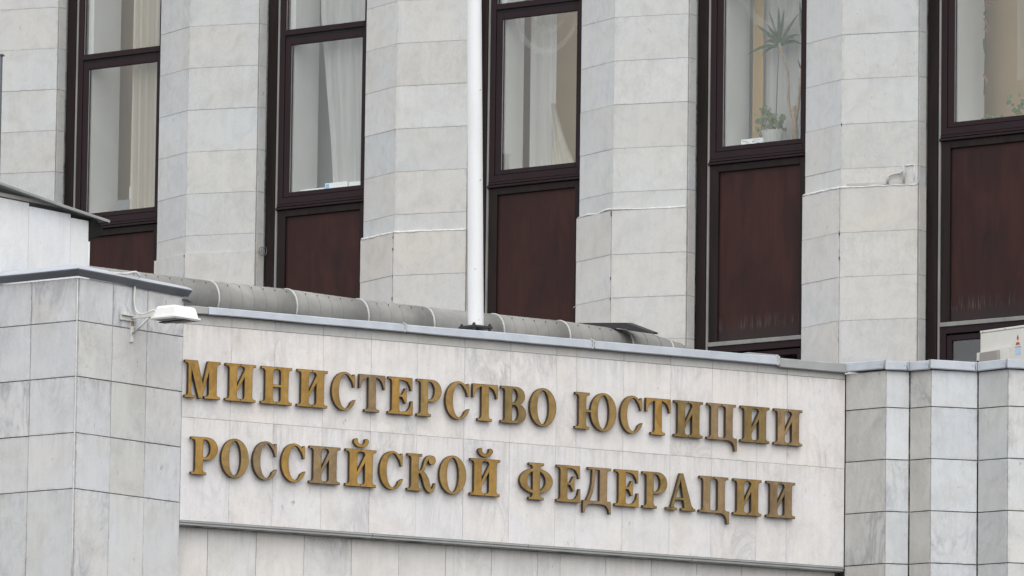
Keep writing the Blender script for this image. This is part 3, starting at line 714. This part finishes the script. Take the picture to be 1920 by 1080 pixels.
bm = bmesh.new(); loft(bm, [rr(14.742, .05), rr(14.7478, .04)]); obj('lamp_glass', bm, M['greybox'], rim, BR)
bm = bmesh.new(); box(bm, 1.12, 1.24, .40, .86, 14.728, 14.741); obj('clip', bm, M['black'], rim, BR)
tag(tobj('power_cable', [BR.p(1.05, .03, 15.25), BR.p(1.045, .024, 15.1), BR.p(1.05, .03, 14.98), BR.p(1.06, .05, 14.90), BR.p(1.06, .10, 14.862), BR.p(1.05, .2, 14.85), BR.p(1.03, .32, 14.87), BR.p(1.01, .43, 14.885)], .014, M['cable'], None, 8),
    'pale cable hanging from the coping down to the white floodlight', 'cable')
tag(tobj('loose_cable', [BR.p(.62, .03, 15.355), BR.p(.74, .04, 15.365), BR.p(.86, .05, 15.372), BR.p(.96, .06, 15.402), BR.p(1.03, .06, 15.41), BR.p(1.07, .07, 15.39), BR.p(1.085, .09, 15.345)], [.012, .013, .015, .016, .02, .02, .014], M['band'], None, 8),
    'short white cable end lying on top of the left corner coping', 'cable')

# ================================================================== small fittings on the piers
f4 = Frame(FA.p(APU, APW), -39 + math.degrees(math.atan2(APW, PRU - APU)))
tag(tobj('bent_pipe', [f4.p(.712, .035, 17.93), f4.p(.718, .045, 17.99), f4.p(.745, .05, 18.035), f4.p(.80, .05, 18.055), f4.p(.90, .05, 18.065), f4.p(.945, .05, 18.10), f4.p(.957, .05, 18.17), f4.p(.957, .05, 17.93)], .017, M['band'], None, 8), 'small white bent pipe on the seam of the pier above the pleated wall', 'pipe')
tag(tobj('sealed_crack', [f4.p(.965, .008, 18.175), f4.p(1.03, .008, 18.18), f4.p(1.095, .008, 18.182), f4.p(1.10, .008, 18.05), f4.p(1.10, .008, 17.94)], .010, M['sealant'], None, 5), 'white filler line round a patched slab beside the bent pipe', 'filler')
f1 = Frame(FA.p(-3 * PITCH + PRU, 0), 51)
tag(tobj('wire_coil', [f1.p(.10 + .055 * math.cos(a * .7), .03 + .004 * a, 17.90 + .07 * math.sin(a * .7)) for a in range(0, 26)], .005, M['galv_dark'], None, 5), 'coil of thin dark wire hanging at the seam of the leftmost full pier', 'wire')
f1m = Frame(FA.p(-PITCH, 0), -60)
tag(tobj('loose_wire', [FA.p(-PITCH - .05, -.13, 16.62), FA.p(-PITCH - .12, -.12, 16.64), FA.p(-PITCH - .17, -.10, 16.60)], .006, M['cable'], None, 5), 'thin pale wire sticking out of the brown panel edge beside the third pier', 'wire')
bm = bmesh.new(); box(bm, -.20, -.055, -.05, .05, 14.62, 20.13); box(bm, -.22, -.03, -.07, .07, 20.13, 20.15)
tag(obj('drain_pipe', bm, M['galv_dark'], None, Frame((-7.45, 113.2), -10)), 'dark square pipe cut by the left edge of the photo beside the first pier', 'pipe')

# ================================================================== interiors: curtains, plants, boxes
def wf(k): return Frame(FA.p((k - 4) * PITCH, 0), -39)
def curtain(fr, u0, u1, z0, z1, w, folds, depth, mat, label, n=60, foot=None, fine=0.3, m=8):
    """pleated cloth; foot(s,t) may shift u: s across, t height fraction"""
    bm = bmesh.new(); ph = random.uniform(0, 6); rows = []
    for j in range(m + 1):
        t = j / m; row = []
        for i in range(n + 1):
            s = i / n; u = u0 + (u1 - u0) * s
            if foot: u = foot(s, t, u)
            a = s * folds * 2 * math.pi + ph
            ww = w + depth * (math.sin(a) + fine * math.sin(2.3 * a + 1 + t))
            row.append(bm.verts.new((u, -ww, z0 + (z1 - z0) * t)))
        rows.append(row)
    for a, b in zip(rows, rows[1:]):
        for i in range(n): bm.faces.new((a[i], a[i + 1], b[i + 1], b[i]))
    o = obj('curtain', bm, mat, None, fr, smooth=True); tag(o, label, 'curtain', 'curtains inside the upper windows'); return o
CZ0, CZ1 = 18.78, 24.3
f = wf(1)
curtain(f, -1.00, -0.12, CZ0, CZ1, -.52, 5.5, .05, M['drape'], 'cream striped pleated curtain in the leftmost window')
bobj_ = bobj('document_tray', f, M['greypc'], None, -1.33, -1.0, -.75, -.55, 18.77, 19.0); tag(bobj_, 'grey box on the sill behind the leftmost window', 'box')
c_ = bobj('desk_lamp_shade', f, M['card'], None, -1.28, -1.02, -.80, -.78, 19.01, 19.24); tag(c_, 'pale square sheet standing above the grey box behind the leftmost window', 'sheet')
f = wf(2)
curtain(f, -1.02, -0.10, CZ0, CZ1, -.50, 3.0, .03, M['sheer'], 'grey white sheer curtain drawn aside in the window left of the flagpole', foot=lambda s, t, u: u - (1 - s) * min(.32, .67 * max(0, t - .04)))
for a, b, z1, w_, nm, lb in ((-1.55, -1.09, 18.825, -.36, 'paper_box', 'flat white box lying on the sill of the window left of the flagpole'), (-1.075, -.63, 18.885, -.36, 'paper_box', 'white box with a blue end on the sill of the window left of the flagpole'), (-.60, -.32, 18.865, -.36, 'paper_box', 'small white box in the right corner of the sill left of the flagpole')):
    t = thing(nm, lb, 'box', f.p((a + b) / 2, w_, 18.767), 'boxes on the window sill')
    bobj('carton', f, M['card'], t, a, b, w_ - .2, w_, 18.767, z1)
    if b > -1.2 and b < -.5: bobj('blue_label', f, M['blue'], t, a + .012, a + .085, w_, w_ + .002, 18.785, z1 - .015)
    elif a < -1.3: bobj('blue_label', f, M['blue'], t, a + .06, a + .40, w_, w_ + .002, 18.772, 18.785)
f = wf(3)
curtain(f, -1.44, -.95, CZ0, CZ1, -.62, 2.0, .015, M['sheer'], 'flat white curtain hanging in the middle of the window right of the flagpole')
curtain(f, -1.0, -.50, CZ0, 19.75, -.50, 2.5, .03, M['drape'], 'cream curtain tail spreading at the foot of the window right of the flagpole', foot=lambda s, t, u: -.93 + s * .44 * (1 - t) ** 1.2 + .03 * s)
def swag(fr, uc, zt, ru, rz, w, label, s0=.55):
    bm = bmesh.new(); n = 30
    rows = []
    for j in range(4):
        k_ = s0 + (1 - s0) * j / 3
        rows.append([bm.verts.new((uc + ru * k_ * math.cos(math.pi + math.pi * i / n), -(w + .012 * (j % 2)), zt + rz * k_ * math.sin(math.pi + math.pi * i / n))) for i in range(n + 1)])
    for a, b in zip(rows, rows[1:]):
        for i in range(n): bm.faces.new((a[i], a[i + 1], b[i + 1], b[i]))
    o = obj('curtain_swag', bm, M['voile'], None, fr, smooth=True); tag(o, label, 'curtain', 'voile swags at the window heads')
swag(f, -.97, 21.2, .62, .72, -.42, 'translucent voile swag arching across the head of the window right of the flagpole', .88)
swag(f, -.97, 21.2, .38, .40, -.44, 'smaller inner voile swag above the window right of the flagpole', .8)
f = wf(4)
curtain(f, -1.42, -1.22, CZ0, CZ1, -.60, .8, .01, M['ochre_cloth'], 'narrow ochre drape behind the yucca plant')
curtain(f, -1.25, -.10, CZ0, CZ1, -.72, 4.0, .035, M['sheer'], 'white sheer curtain behind the potted plants')
swag(f, -.95, 21.3, .62, .85, -.50, 'translucent voile swag at the head of the window with the yucca', .85)
f = wf(5)
curtain(f, -.85, -.68, 19.35, CZ1, -.60, 1.0, .015, M['voile'], 'narrow translucent curtain strip in the rightmost window')
f = wf(0)
curtain(f, -1.4, -.2, CZ0, CZ1, -.6, 5, .04, M['sheer'], 'white curtain in the window beyond the left edge')

# yucca
f = wf(4); PW = -.46
def blade(fr, a, b, wid, sag, w0, w1, mat, par, name='leaf', n=7):
    bm = bmesh.new(); A = Vector((a[0], -w0, a[1])); B = Vector((b[0], -w1, b[1]))
    d = (B - A).normalized(); s = d.cross(Vector((0, -1, 0))).normalized(); rows = []
    for i in range(n + 1):
        t = i / n; p = A.lerp(B, t) + Vector((0, 0, sag * math.sin(math.pi * t)))
        h = wid * (0.55 + .9 * t if t < .4 else .91 * (1 - ((t - .4) / .6) ** 1.6)) + .001
        rows.append([bm.verts.new(p + s * h), bm.verts.new(p + Vector((0, .35 * h, 0))), bm.verts.new(p - s * h)])
    for r0, r1 in zip(rows, rows[1:]):
        for i in range(2): bm.faces.new((r0[i], r0[i + 1], r1[i + 1], r1[i]))
    return obj(name, bm, mat, par, fr, smooth=True)
yu = thing('yucca_plant', 'tall yucca with a spiky leaf crown on a bent stem inside the window', 'plant', f.p(-.52, PW, 18.77), None)
tips = [(-1.093, 20.759), (-0.881, 20.80), (-0.774, 20.76), (-0.571, 20.68), (-1.217, 20.552), (-1.387, 20.129), (-1.241, 20.116), (-1.127, 20.277), (-0.529, 20.36), (-0.44, 20.20), (-0.634, 20.19), (-1.02, 20.55), (-0.62, 20.45), (-.50, 20.28), (-.95, 20.62)]
for i, tp in enumerate(tips):
    c0 = (-.827 + (tp[0] + .827) * .08, 20.22 + (tp[1] - 20.22) * .10)
    blade(f, c0, tp, random.uniform(.022, .032), .05 if tp[1] < 20.4 else .01, PW, PW + random.uniform(-.14, .08), M['leaf'], yu)
tobj('stem', [f.p(-.815, PW, 20.22), f.p(-.797, PW, 20.12), f.p(-.735, PW, 19.97), f.p(-.672, PW, 19.8), f.p(-.655, PW, 19.6), f.p(-.66, PW, 19.43), f.p(-.63, PW, 19.25), f.p(-.55, PW, 19.10)], [.022, .017, .015, .015, .015, .016, .018, .03], M['bark'], yu, 8)
tobj('trunk', [f.p(-.56, PW, 19.31), f.p(-.555, PW, 19.2), f.p(-.545, PW, 19.05), f.p(-.525, PW, 18.775)], [.034, .04, .042, .048], M['bark'], yu, 10)
tobj('stem', [f.p(-.53, PW, 19.05), f.p(-.48, PW, 19.3), f.p(-.45, PW, 19.6), f.p(-.44, PW, 19.85)], [.025, .022, .02, .015], M['bark'], yu, 8)
for tp in ((-.40, 20.0), (-.47, 19.98), (-.36, 19.9)): blade(f, (-.44, 19.82), tp, .012, .0, PW, PW + .03, M['leaf'], yu)
blade(f, (-.43, 20.35), (-.47, 20.85), .03, 0, PW, PW, M['leaf'], yu)
blade(f, (-.40, 20.35), (-.40, 20.78), .025, 0, PW, PW + .03, M['leaf'], yu)
tobj('stake', [f.p(-.826, PW + .02, 20.2), f.p(-.874, PW + .02, 18.95)], .008, M['stake'], yu, 6)
def leafy(fr, cx, cz, w, spread_u, spread_z, n, mat, par, size=.05):
    bm = bmesh.new()
    for i in range(n):
        a = random.uniform(0, 2 * math.pi); q = math.sqrt(random.random())
        c = Vector((cx + math.cos(a) * q * spread_u, -w - random.uniform(-.08, .08), cz + math.sin(a) * q * spread_z))
        sz = size * random.uniform(.6, 1.1); nx = Vector((random.uniform(-.6, .6), -1, random.uniform(-.4, .8))).normalized(); tx = nx.orthogonal().normalized(); ty = nx.cross(tx)
        vs = [bm.verts.new(c + (tx * math.cos(2 * math.pi * k / 7) + ty * math.sin(2 * math.pi * k / 7)) * sz * (1 if k else .45)) for k in range(7)]
        bm.faces.new(vs)
    return obj('foliage', bm, mat, par, fr)
ge = thing('potted_plant', 'bushy round leaved plant in a white pot on the sill beside the yucca', 'plant', f.p(-.88, -.40, 18.77), None)
leafy(f, -.86, 19.12, -.40, .14, .13, 34, M['leaf_pale'], ge, .05)
leafy(f, -.76, 18.99, -.40, .05, .10, 8, M['leaf_pale'], ge, .045)
bm = bmesh.new(); nn = 20
loft(bm, [[f.p(-.89, -.40, z) + Vector((math.cos(2 * math.pi * k / nn) * r_, math.sin(2 * math.pi * k / nn) * r_, 0)) for k in range(nn)] for z, r_ in ((18.768, .12), (18.94, .165), (18.965, .172), (18.965, .15), (18.93, .14))])
obj('pot', bm, M['pot'], ge, smooth=False)
g2 = thing('potted_plant', 'small leggy pale green plant to the left of the white pot', 'plant', f.p(-1.10, -.42, 18.77), None)
leafy(f, -1.10, 19.20, -.42, .10, .12, 16, M['leaf_pale'], g2, .038); leafy(f, -1.12, 18.99, -.42, .05, .16, 12, M['leaf_pale'], g2, .038)
tobj('stem', [f.p(-1.12, -.42, 18.775), f.p(-1.12, -.42, 19.0), f.p(-1.03, -.42, 19.33)], .007, M['stake'], g2, 5)
leafy(f, -1.02, 19.28, -.42, .04, .09, 7, M['leaf_pale'], g2, .035)
cb = thing('patterned_box', 'flat white patterned box lying on the sill left of the potted plants', 'box', f.p(-1.18, -.33, 18.767))
bobj('carton', f, M['card'], cb, -1.40, -.98, -.46, -.32, 18.767, 18.87)
bm = bmesh.new()
for i in range(16):
    a = -1.385 + .38 * random.random(); z = 18.775 + .08 * random.random(); l = random.uniform(.02, .06); box(bm, a, min(a + l, -.985), -.32, -.3185 + .0001 * i, z, z + .006)
obj('print', bm, M['greybox'], cb, f)
# plants in the last window
f = wf(5)
hp = thing('hanging_plant', 'reddish trailing plant beside the white reveal of the rightmost window', 'plant', f.p(-1.35, -.62, 19.2))
for a, b, mt in (((-1.42, 20.55), (-1.15, 20.52), 'leaf_red'), ((-1.42, 20.50), (-1.18, 20.43), 'leaf_red'), ((-1.42, 20.34), (-1.31, 20.36), 'leaf'), ((-1.42, 20.30), (-1.27, 20.12), 'leaf_red'), ((-1.42, 20.14), (-1.28, 20.05), 'leaf_red'), ((-1.42, 20.0), (-1.33, 19.72), 'leaf'), ((-1.42, 19.5), (-1.27, 19.30), 'leaf_red'), ((-1.42, 20.68), (-1.33, 20.74), 'leaf')):
    blade(f, a, b, .03, .02, -.58, -.50, M[mt], hp)
tobj('stem', [f.p(-1.42, -.6, 20.8), f.p(-1.40, -.6, 20.2), f.p(-1.42, -.6, 19.2)], .008, M['stake'], hp, 5)
sp_ = thing('sill_plants', 'low pale green plants along the sill of the rightmost window', 'plant', f.p(-.8, -.5, 18.77))
leafy(f, -.80, 18.98, -.5, .20, .16, 22, M['leaf_pale'], sp_, .045); leafy(f, -.45, 18.98, -.5, .15, .16, 14, M['leaf_pale'], sp_, .045); leafy(f, -1.25, 18.84, -.5, .2, .04, 12, M['leaf_pale'], sp_, .035)

# ================================================================== LETTERS
def ell(cx, cy, rx, ry, a0=0, a1=360, n=40):
    k = max(3, int(n * abs(a1 - a0) / 360))
    pts = [(cx + rx * math.cos(R(a0 + (a1 - a0) * i / k)), cy + ry * math.sin(R(a0 + (a1 - a0) * i / k))) for i in range(k + 1)]
    return pts[:-1] if abs(a1 - a0) == 360 else pts
def rect(x0, y0, x1, y1): return [(x0, y0), (x1, y0), (x1, y1), (x0, y1)]
def brk(x, y, dx, dy):                        # concave serif bracket in the angle at (x, y)
    return [(x, y), (x + dx, y), (x + dx * .45, y + dy * .22), (x + dx * .15, y + dy * .55), (x, y + dy)]
SF = 7
def stem(x0, x1, top=True, bot=True, l=12, r=11, tl=True, tr=True):
    a = [rect(x0, 0, x1, 100)]
    if bot: a += [rect(x0 - l, 0, x1 + r, SF), brk(x0, SF - .01, -6, 7), brk(x1, SF - .01, 6, 7)]
    if top:
        a += [rect(x0 - (l if tl else 0), 100 - SF, x1 + (r if tr else 0), 100)]
        if tl: a.append(brk(x0, 100 - SF + .01, -6, -7))
        if tr: a.append(brk(x1, 100 - SF + .01, 6, -7))
    return a
def stroke(pts, ws):
    L = []; Rr = []
    for i, p in enumerate(pts):
        a = Vector(pts[max(0, i - 1)]); b = Vector(pts[min(len(pts) - 1, i + 1)]); d = (b - a).normalized(); n = Vector((-d.y, d.x)) * ws[i] / 2
        L.append(tuple(Vector(p) + n)); Rr.append(tuple(Vector(p) - n))
    return L + Rr[::-1]
def smoothpath(pts, ws, n=4):
    P_, W_ = [], []
    for i in range(len(pts) - 1):
        p0 = Vector(pts[max(0, i - 1)]); p1 = Vector(pts[i]); p2 = Vector(pts[i + 1]); p3 = Vector(pts[min(len(pts) - 1, i + 2)])
        for j in range(n):
            t = j / n; P_.append(tuple(.5 * ((2 * p1) + (p2 - p0) * t + (2 * p0 - 5 * p1 + 4 * p2 - p3) * t * t + (3 * p1 - p0 - 3 * p2 + p3) * t ** 3))); W_.append(ws[i] + (ws[i + 1] - ws[i]) * t)
    P_.append(tuple(pts[-1])); W_.append(ws[-1]); return stroke(P_, W_)
def g_I(): return [(stem(13, 37.5) + stem(61, 85.5) + [[(36, 22), (36, 38), (62, 87), (62, 66)]], [])]
c_out = [(77, 62), (77, 97), (71.5, 97), (69, 92)] + ell(42, 50, 42, 52, 62, 322, 60) + [(80, 29), (74, 29)] + ell(46, 50, 22, 45.5, 322, 58, 60) + [(66, 79), (70, 70), (71.5, 62)]
GL = {
 'М': (111, lambda: [([rect(11, 0, 21, 99.9), rect(0, 0, 33, SF), brk(11, SF - .01, -6, 7), brk(21, SF - .01, 6, 7), rect(0, 100 - SF, 20, 100), brk(11, 100 - SF + .01, -6, -7), [(14, 100), (40, 100), (58.5, 32), (54.5, 0), (44, 0), (20.5, 78)], [(47, 2), (54.5, 0), (80, 88), (80, 100), (71, 100)], rect(75, 0, 100, 99.9), rect(62, 0, 111, SF), brk(75, SF - .01, -6, 7), brk(100, SF - .01, 6, 7), rect(78, 100 - SF, 111, 100), brk(100, 100 - SF + .01, 6, -7)], [])]),
 'И': (97, g_I),
 'Й': (97, lambda: g_I() + [([ell(49, 121, 23, 16.5, 180, 360, 30), ell(33.5, 121, 8.5, 8), ell(64.5, 121, 8.5, 8)], [ell(49, 124, 11, 11, n=24)])]),
 'Н': (97, lambda: [(stem(13, 37.5) + stem(61, 85.5) + [rect(37, 46, 62, 53)], [])]),
 'С': (80, lambda: [([c_out], [])]),
 'О': (86, lambda: [([ell(43, 50, 43, 52.5, n=56)], [ell(43, 50, 19, 46, n=48)])]),
 'Т': (82, lambda: [(stem(29, 53, top=False) + [rect(0, 93, 82, 100), [(0, 94), (0, 62), (4.5, 62), (7, 73), (13, 85), (22, 91), (30, 93), (30, 94)], [(82, 94), (82, 62), (77.5, 62), (75, 73), (69, 85), (60, 91), (52, 93), (52, 94)]], [])]),
 'Е': (80, lambda: [(stem(12, 36, tr=False) + [rect(35, 93, 78, 100), [(35, 94), (78, 94), (78, 65), (73, 65), (70, 77), (62, 88), (50, 92), (35, 93)], rect(35, 0, 80, 7), [(35, 6), (80, 6), (80, 38), (74, 38), (71, 22), (62, 11), (50, 8), (35, 7)], rect(35, 47, 53, 54), [(45, 47), (53, 34), (53, 30), (60, 30), (60, 71), (53, 71), (53, 67), (45, 54)]], [])]),
 'Р': (82, lambda: [(stem(13, 37, top=False) + [rect(0, 93, 37, 100), brk(13, 93.01, -6, -7)], []), ([[(36, 100), (50, 100)] + ell(50, 70, 32, 30, 90, -90, 40) + [(36, 40)]], [[(37, 93), (44, 93)] + ell(44, 70, 15, 23, 90, -90, 40) + [(37, 47)]])]),
 'В': (84, lambda: [(stem(13, 37, top=False, bot=False) + [rect(0, 93, 37, 100), brk(13, 93.01, -6, -7), rect(0, 0, 37, 7), brk(13, 6.99, -6, 7)], []), ([[(36, 100), (50, 100)] + ell(50, 75, 29, 25, 90, -60, 36) + [(56, 50), (36, 50)], [(36, 54), (56, 54)] + ell(52, 27, 32, 27, 60, -90, 36) + [(36, 0)]], [[(37, 93), (43, 93)] + ell(43, 75.5, 12, 17.5, 90, -90, 30) + [(37, 58)], [(37, 50), (44, 50)] + ell(44, 28.5, 14, 21.5, 90, -90, 30) + [(37, 7)]])]),
 'Ю': (135, lambda: [(stem(13, 37) + [rect(36, 46.5, 56, 53.5)], []), ([ell(93, 50, 42, 52.5, n=56)], [ell(93, 50, 18.5, 46, n=48)])]),
 'Ц': (101, lambda: [(stem(13, 37, bot=False) + stem(62, 86, bot=False) + [rect(0, 0, 101, SF), brk(13, SF - .01, -6, 7), brk(37, SF - .01, 5, 5), brk(62, SF - .01, -5, 5), brk(86, SF - .01, 6, 7), [(72, .5), (101, .5), (101, -28), (93.5, -28), (91, -14), (85, -5), (74, 0)]], [])]),
 'К': (92, lambda: [(stem(13, 37.5) + [smoothpath([(36, 51), (48, 55), (55, 66), (59, 80), (67, 91), (77, 93)], [7, 9, 10, 10, 11, 12]), ell(80, 85, 11.5, 12.5), smoothpath([(36, 53), (50, 48), (60, 32), (66, 14), (75, 3), (84, 7), (90, 24)], [4, 14, 21, 19, 13, 8, 5])], [])]),
 'Ф': (107, lambda: [([rect(41.5, 0, 65.5, 100), rect(29, 0, 78, SF), rect(29, 100 - SF, 78, 100), brk(41.5, SF - .01, -6, 7), brk(65.5, SF - .01, 6, 7), brk(41.5, 100 - SF + .01, -6, -7), brk(65.5, 100 - SF + .01, 6, -7)], []), ([ell(53.5, 51, 53.5, 34.5, n=56)], [ell(53.5, 51, 29.5, 27.5, n=44)])]),
 'Д': (92, lambda: [([rect(15, 93, 92, 100), rect(54, 3, 79, 99.9), brk(79, 93.01, 6, -7), [(30, 99), (41, 99), (38, 60), (33, 32), (24, 12), (17, 5), (8, 5), (20, 28), (28, 58)], rect(0, 0, 92, 9), [(0, 3), (0, -25), (5.5, -25), (9, -12), (16, -3), (32, .5)], [(92, 3), (92, -25), (86.5, -25), (83, -12), (76, -3), (60, .5)]], [])]),
 'А': (97, lambda: [([[(44, 102), (56, 102), (89, 2), (62, 2)], [(44.5, 102), (50.5, 92), (22, 2), (13, 2)], rect(24, 28.5, 68, 35.5), rect(0, 0, 37, SF), rect(50, 0, 97, SF), brk(15, SF - .01, -5, 6), brk(24, SF - .01, 5, 6), brk(87.5, SF - .01, 5, 6), brk(61, SF - .01, -5, 6)], [])]),
}
def glyph_mesh(ch, W, H, thick, w_front):
    gw, fn = GL[ch]; groups = fn(); verts = []; faces = []; info = []
    for gi, (adds, holes) in enumerate(groups):
        for kind, lst in (('a', adds), ('h', holes)):
            for poly in lst:
                ar = sum(poly[i][0] * poly[(i + 1) % len(poly)][1] - poly[(i + 1) % len(poly)][0] * poly[i][1] for i in range(len(poly)))
                if ar < 0: poly = poly[::-1]
                b = len(verts); verts += [Vector(p) for p in poly]; faces.append(list(range(b, b + len(poly)))); info.append((gi, kind))
    ov, oe, of, _, _, orig = delaunay_2d_cdt(verts, [], faces, 1, 1e-3)
    keep = []
    for fidx, src in zip(of, orig):
        ok = False
        for gi in range(len(groups)):
            ks = [info[s][1] for s in src if info[s][0] == gi]
            if 'a' in ks and 'h' not in ks: ok = True
        if ok: keep.append(fidx)
    bm = bmesh.new(); sx = W / gw; sz = H / 100; vm = {}
    for fidx in keep:
        for i in fidx:
            if i not in vm: vm[i] = bm.verts.new((ov[i].x * sx, 0, ov[i].y * sz))
        bm.faces.new([vm[i] for i in fidx])
    bmesh.ops.dissolve_limit(bm, angle_limit=0.01, verts=bm.verts, edges=bm.edges)
    bmesh.ops.recalc_face_normals(bm, faces=bm.faces)
    front = list(bm.faces)
    if front[0].normal.y > 0: bmesh.ops.reverse_faces(bm, faces=front)
    rim = bmesh.ops.inset_region(bm, faces=front, thickness=0.0045, use_even_offset=True, use_boundary=True)['faces']
    for f_ in rim: f_.material_index = 1
    front = list(bm.faces)
    ret = bmesh.ops.extrude_face_region(bm, geom=front)
    nv = [e for e in ret['geom'] if isinstance(e, bmesh.types.BMVert)]
    bmesh.ops.translate(bm, vec=(0, thick, 0), verts=nv)
    return bm
row1 = [('М', -0.021, 0.554), ('И', 0.581, 0.485), ('Н', 1.119, 0.492), ('И', 1.659, 0.489), ('С', 2.185, 0.391), ('Т', 2.603, 0.42), ('Е', 3.045, 0.403), ('Р', 3.484, 0.404), ('С', 3.927, 0.4), ('Т', 4.346, 0.412), ('В', 4.786, 0.419), ('О', 5.238, 0.435), ('Ю', 5.94, 0.68), ('С', 6.659, 0.379), ('Т', 7.064, 0.417), ('И', 7.509, 0.488), ('Ц', 8.041, 0.505), ('И', 8.575, 0.495), ('И', 9.114, 0.489)]
row2 = [('Р', 0.092, 0.423), ('О', 0.543, 0.433), ('С', 1.016, 0.393), ('С', 1.442, 0.393), ('И', 1.863, 0.496), ('Й', 2.409, 0.498), ('С', 2.931, 0.388), ('К', 3.352, 0.464), ('О', 3.85, 0.436), ('Й', 4.32, 0.492), ('Ф', 5.094, 0.54), ('Е', 5.671, 0.396), ('Д', 6.085, 0.464), ('Е', 6.587, 0.4), ('Р', 7.023, 0.416), ('А', 7.401, 0.488), ('Ц', 7.927, 0.506), ('И', 8.47, 0.482), ('И', 9.002, 0.495)]
GOLD = (0.315, 0.185, 0.043); BROWN = (0.24, 0.162, 0.080); MID = (0.27, 0.170, 0.054); DARK = (0.205, 0.135, 0.045)
tone1 = [GOLD, GOLD, GOLD, GOLD, MID, BROWN, GOLD, MID, MID, MID, DARK, MID, MID, MID, GOLD, DARK, BROWN, DARK, BROWN]
tone2 = [GOLD, MID, BROWN, GOLD, BROWN, GOLD, GOLD, MID, MID, GOLD, MID, MID, BROWN, GOLD, MID, DARK, BROWN, MID, BROWN]
words = (('МИНИСТЕРСТВО', 'ЮСТИЦИИ'), ('РОССИЙСКОЙ', 'ФЕДЕРАЦИИ'))
ordw = ['first', 'second', 'third', 'fourth', 'fifth', 'sixth', 'seventh', 'eighth', 'ninth', 'tenth', 'eleventh', 'twelfth']
random.seed(11)
for row, tones, zb, line, ws in ((row1, tone1, 13.862, 'upper', words[0]), (row2, tone2, 12.852, 'lower', words[1])):
    seq = [(w, i) for w in ws for i in range(len(w))]
    for (ch, u, w), tn, (wd, i) in zip(row, tones, seq):
        bm = glyph_mesh(ch, w - 0.022, 0.50, 0.05, 0.07)
        for v in bm.verts: v.co += Vector((u + 0.022, -0.075, zb))
        o = obj('sign_letter', bm, M['brass'], None, S, tint=jit(tn, .05, .03))
        o.data.materials.append(M['brass_side'])
        for p in o.data.polygons:
            if abs(p.normal.y) < .9: p.material_index = 1
        wn = ('first word' if wd == ws[0] else 'second word')
        pos = 'at the start' if i == 0 else ('at the end' if i == len(wd) - 1 else f'between {wd[i-1]} and {wd[i+1]}')
        tag(o, f'brass letter {ch}, {ordw[i]} letter of the {wn} {wd}, {line} line, {pos}', 'letter', 'brass letters on the marble sign wall')
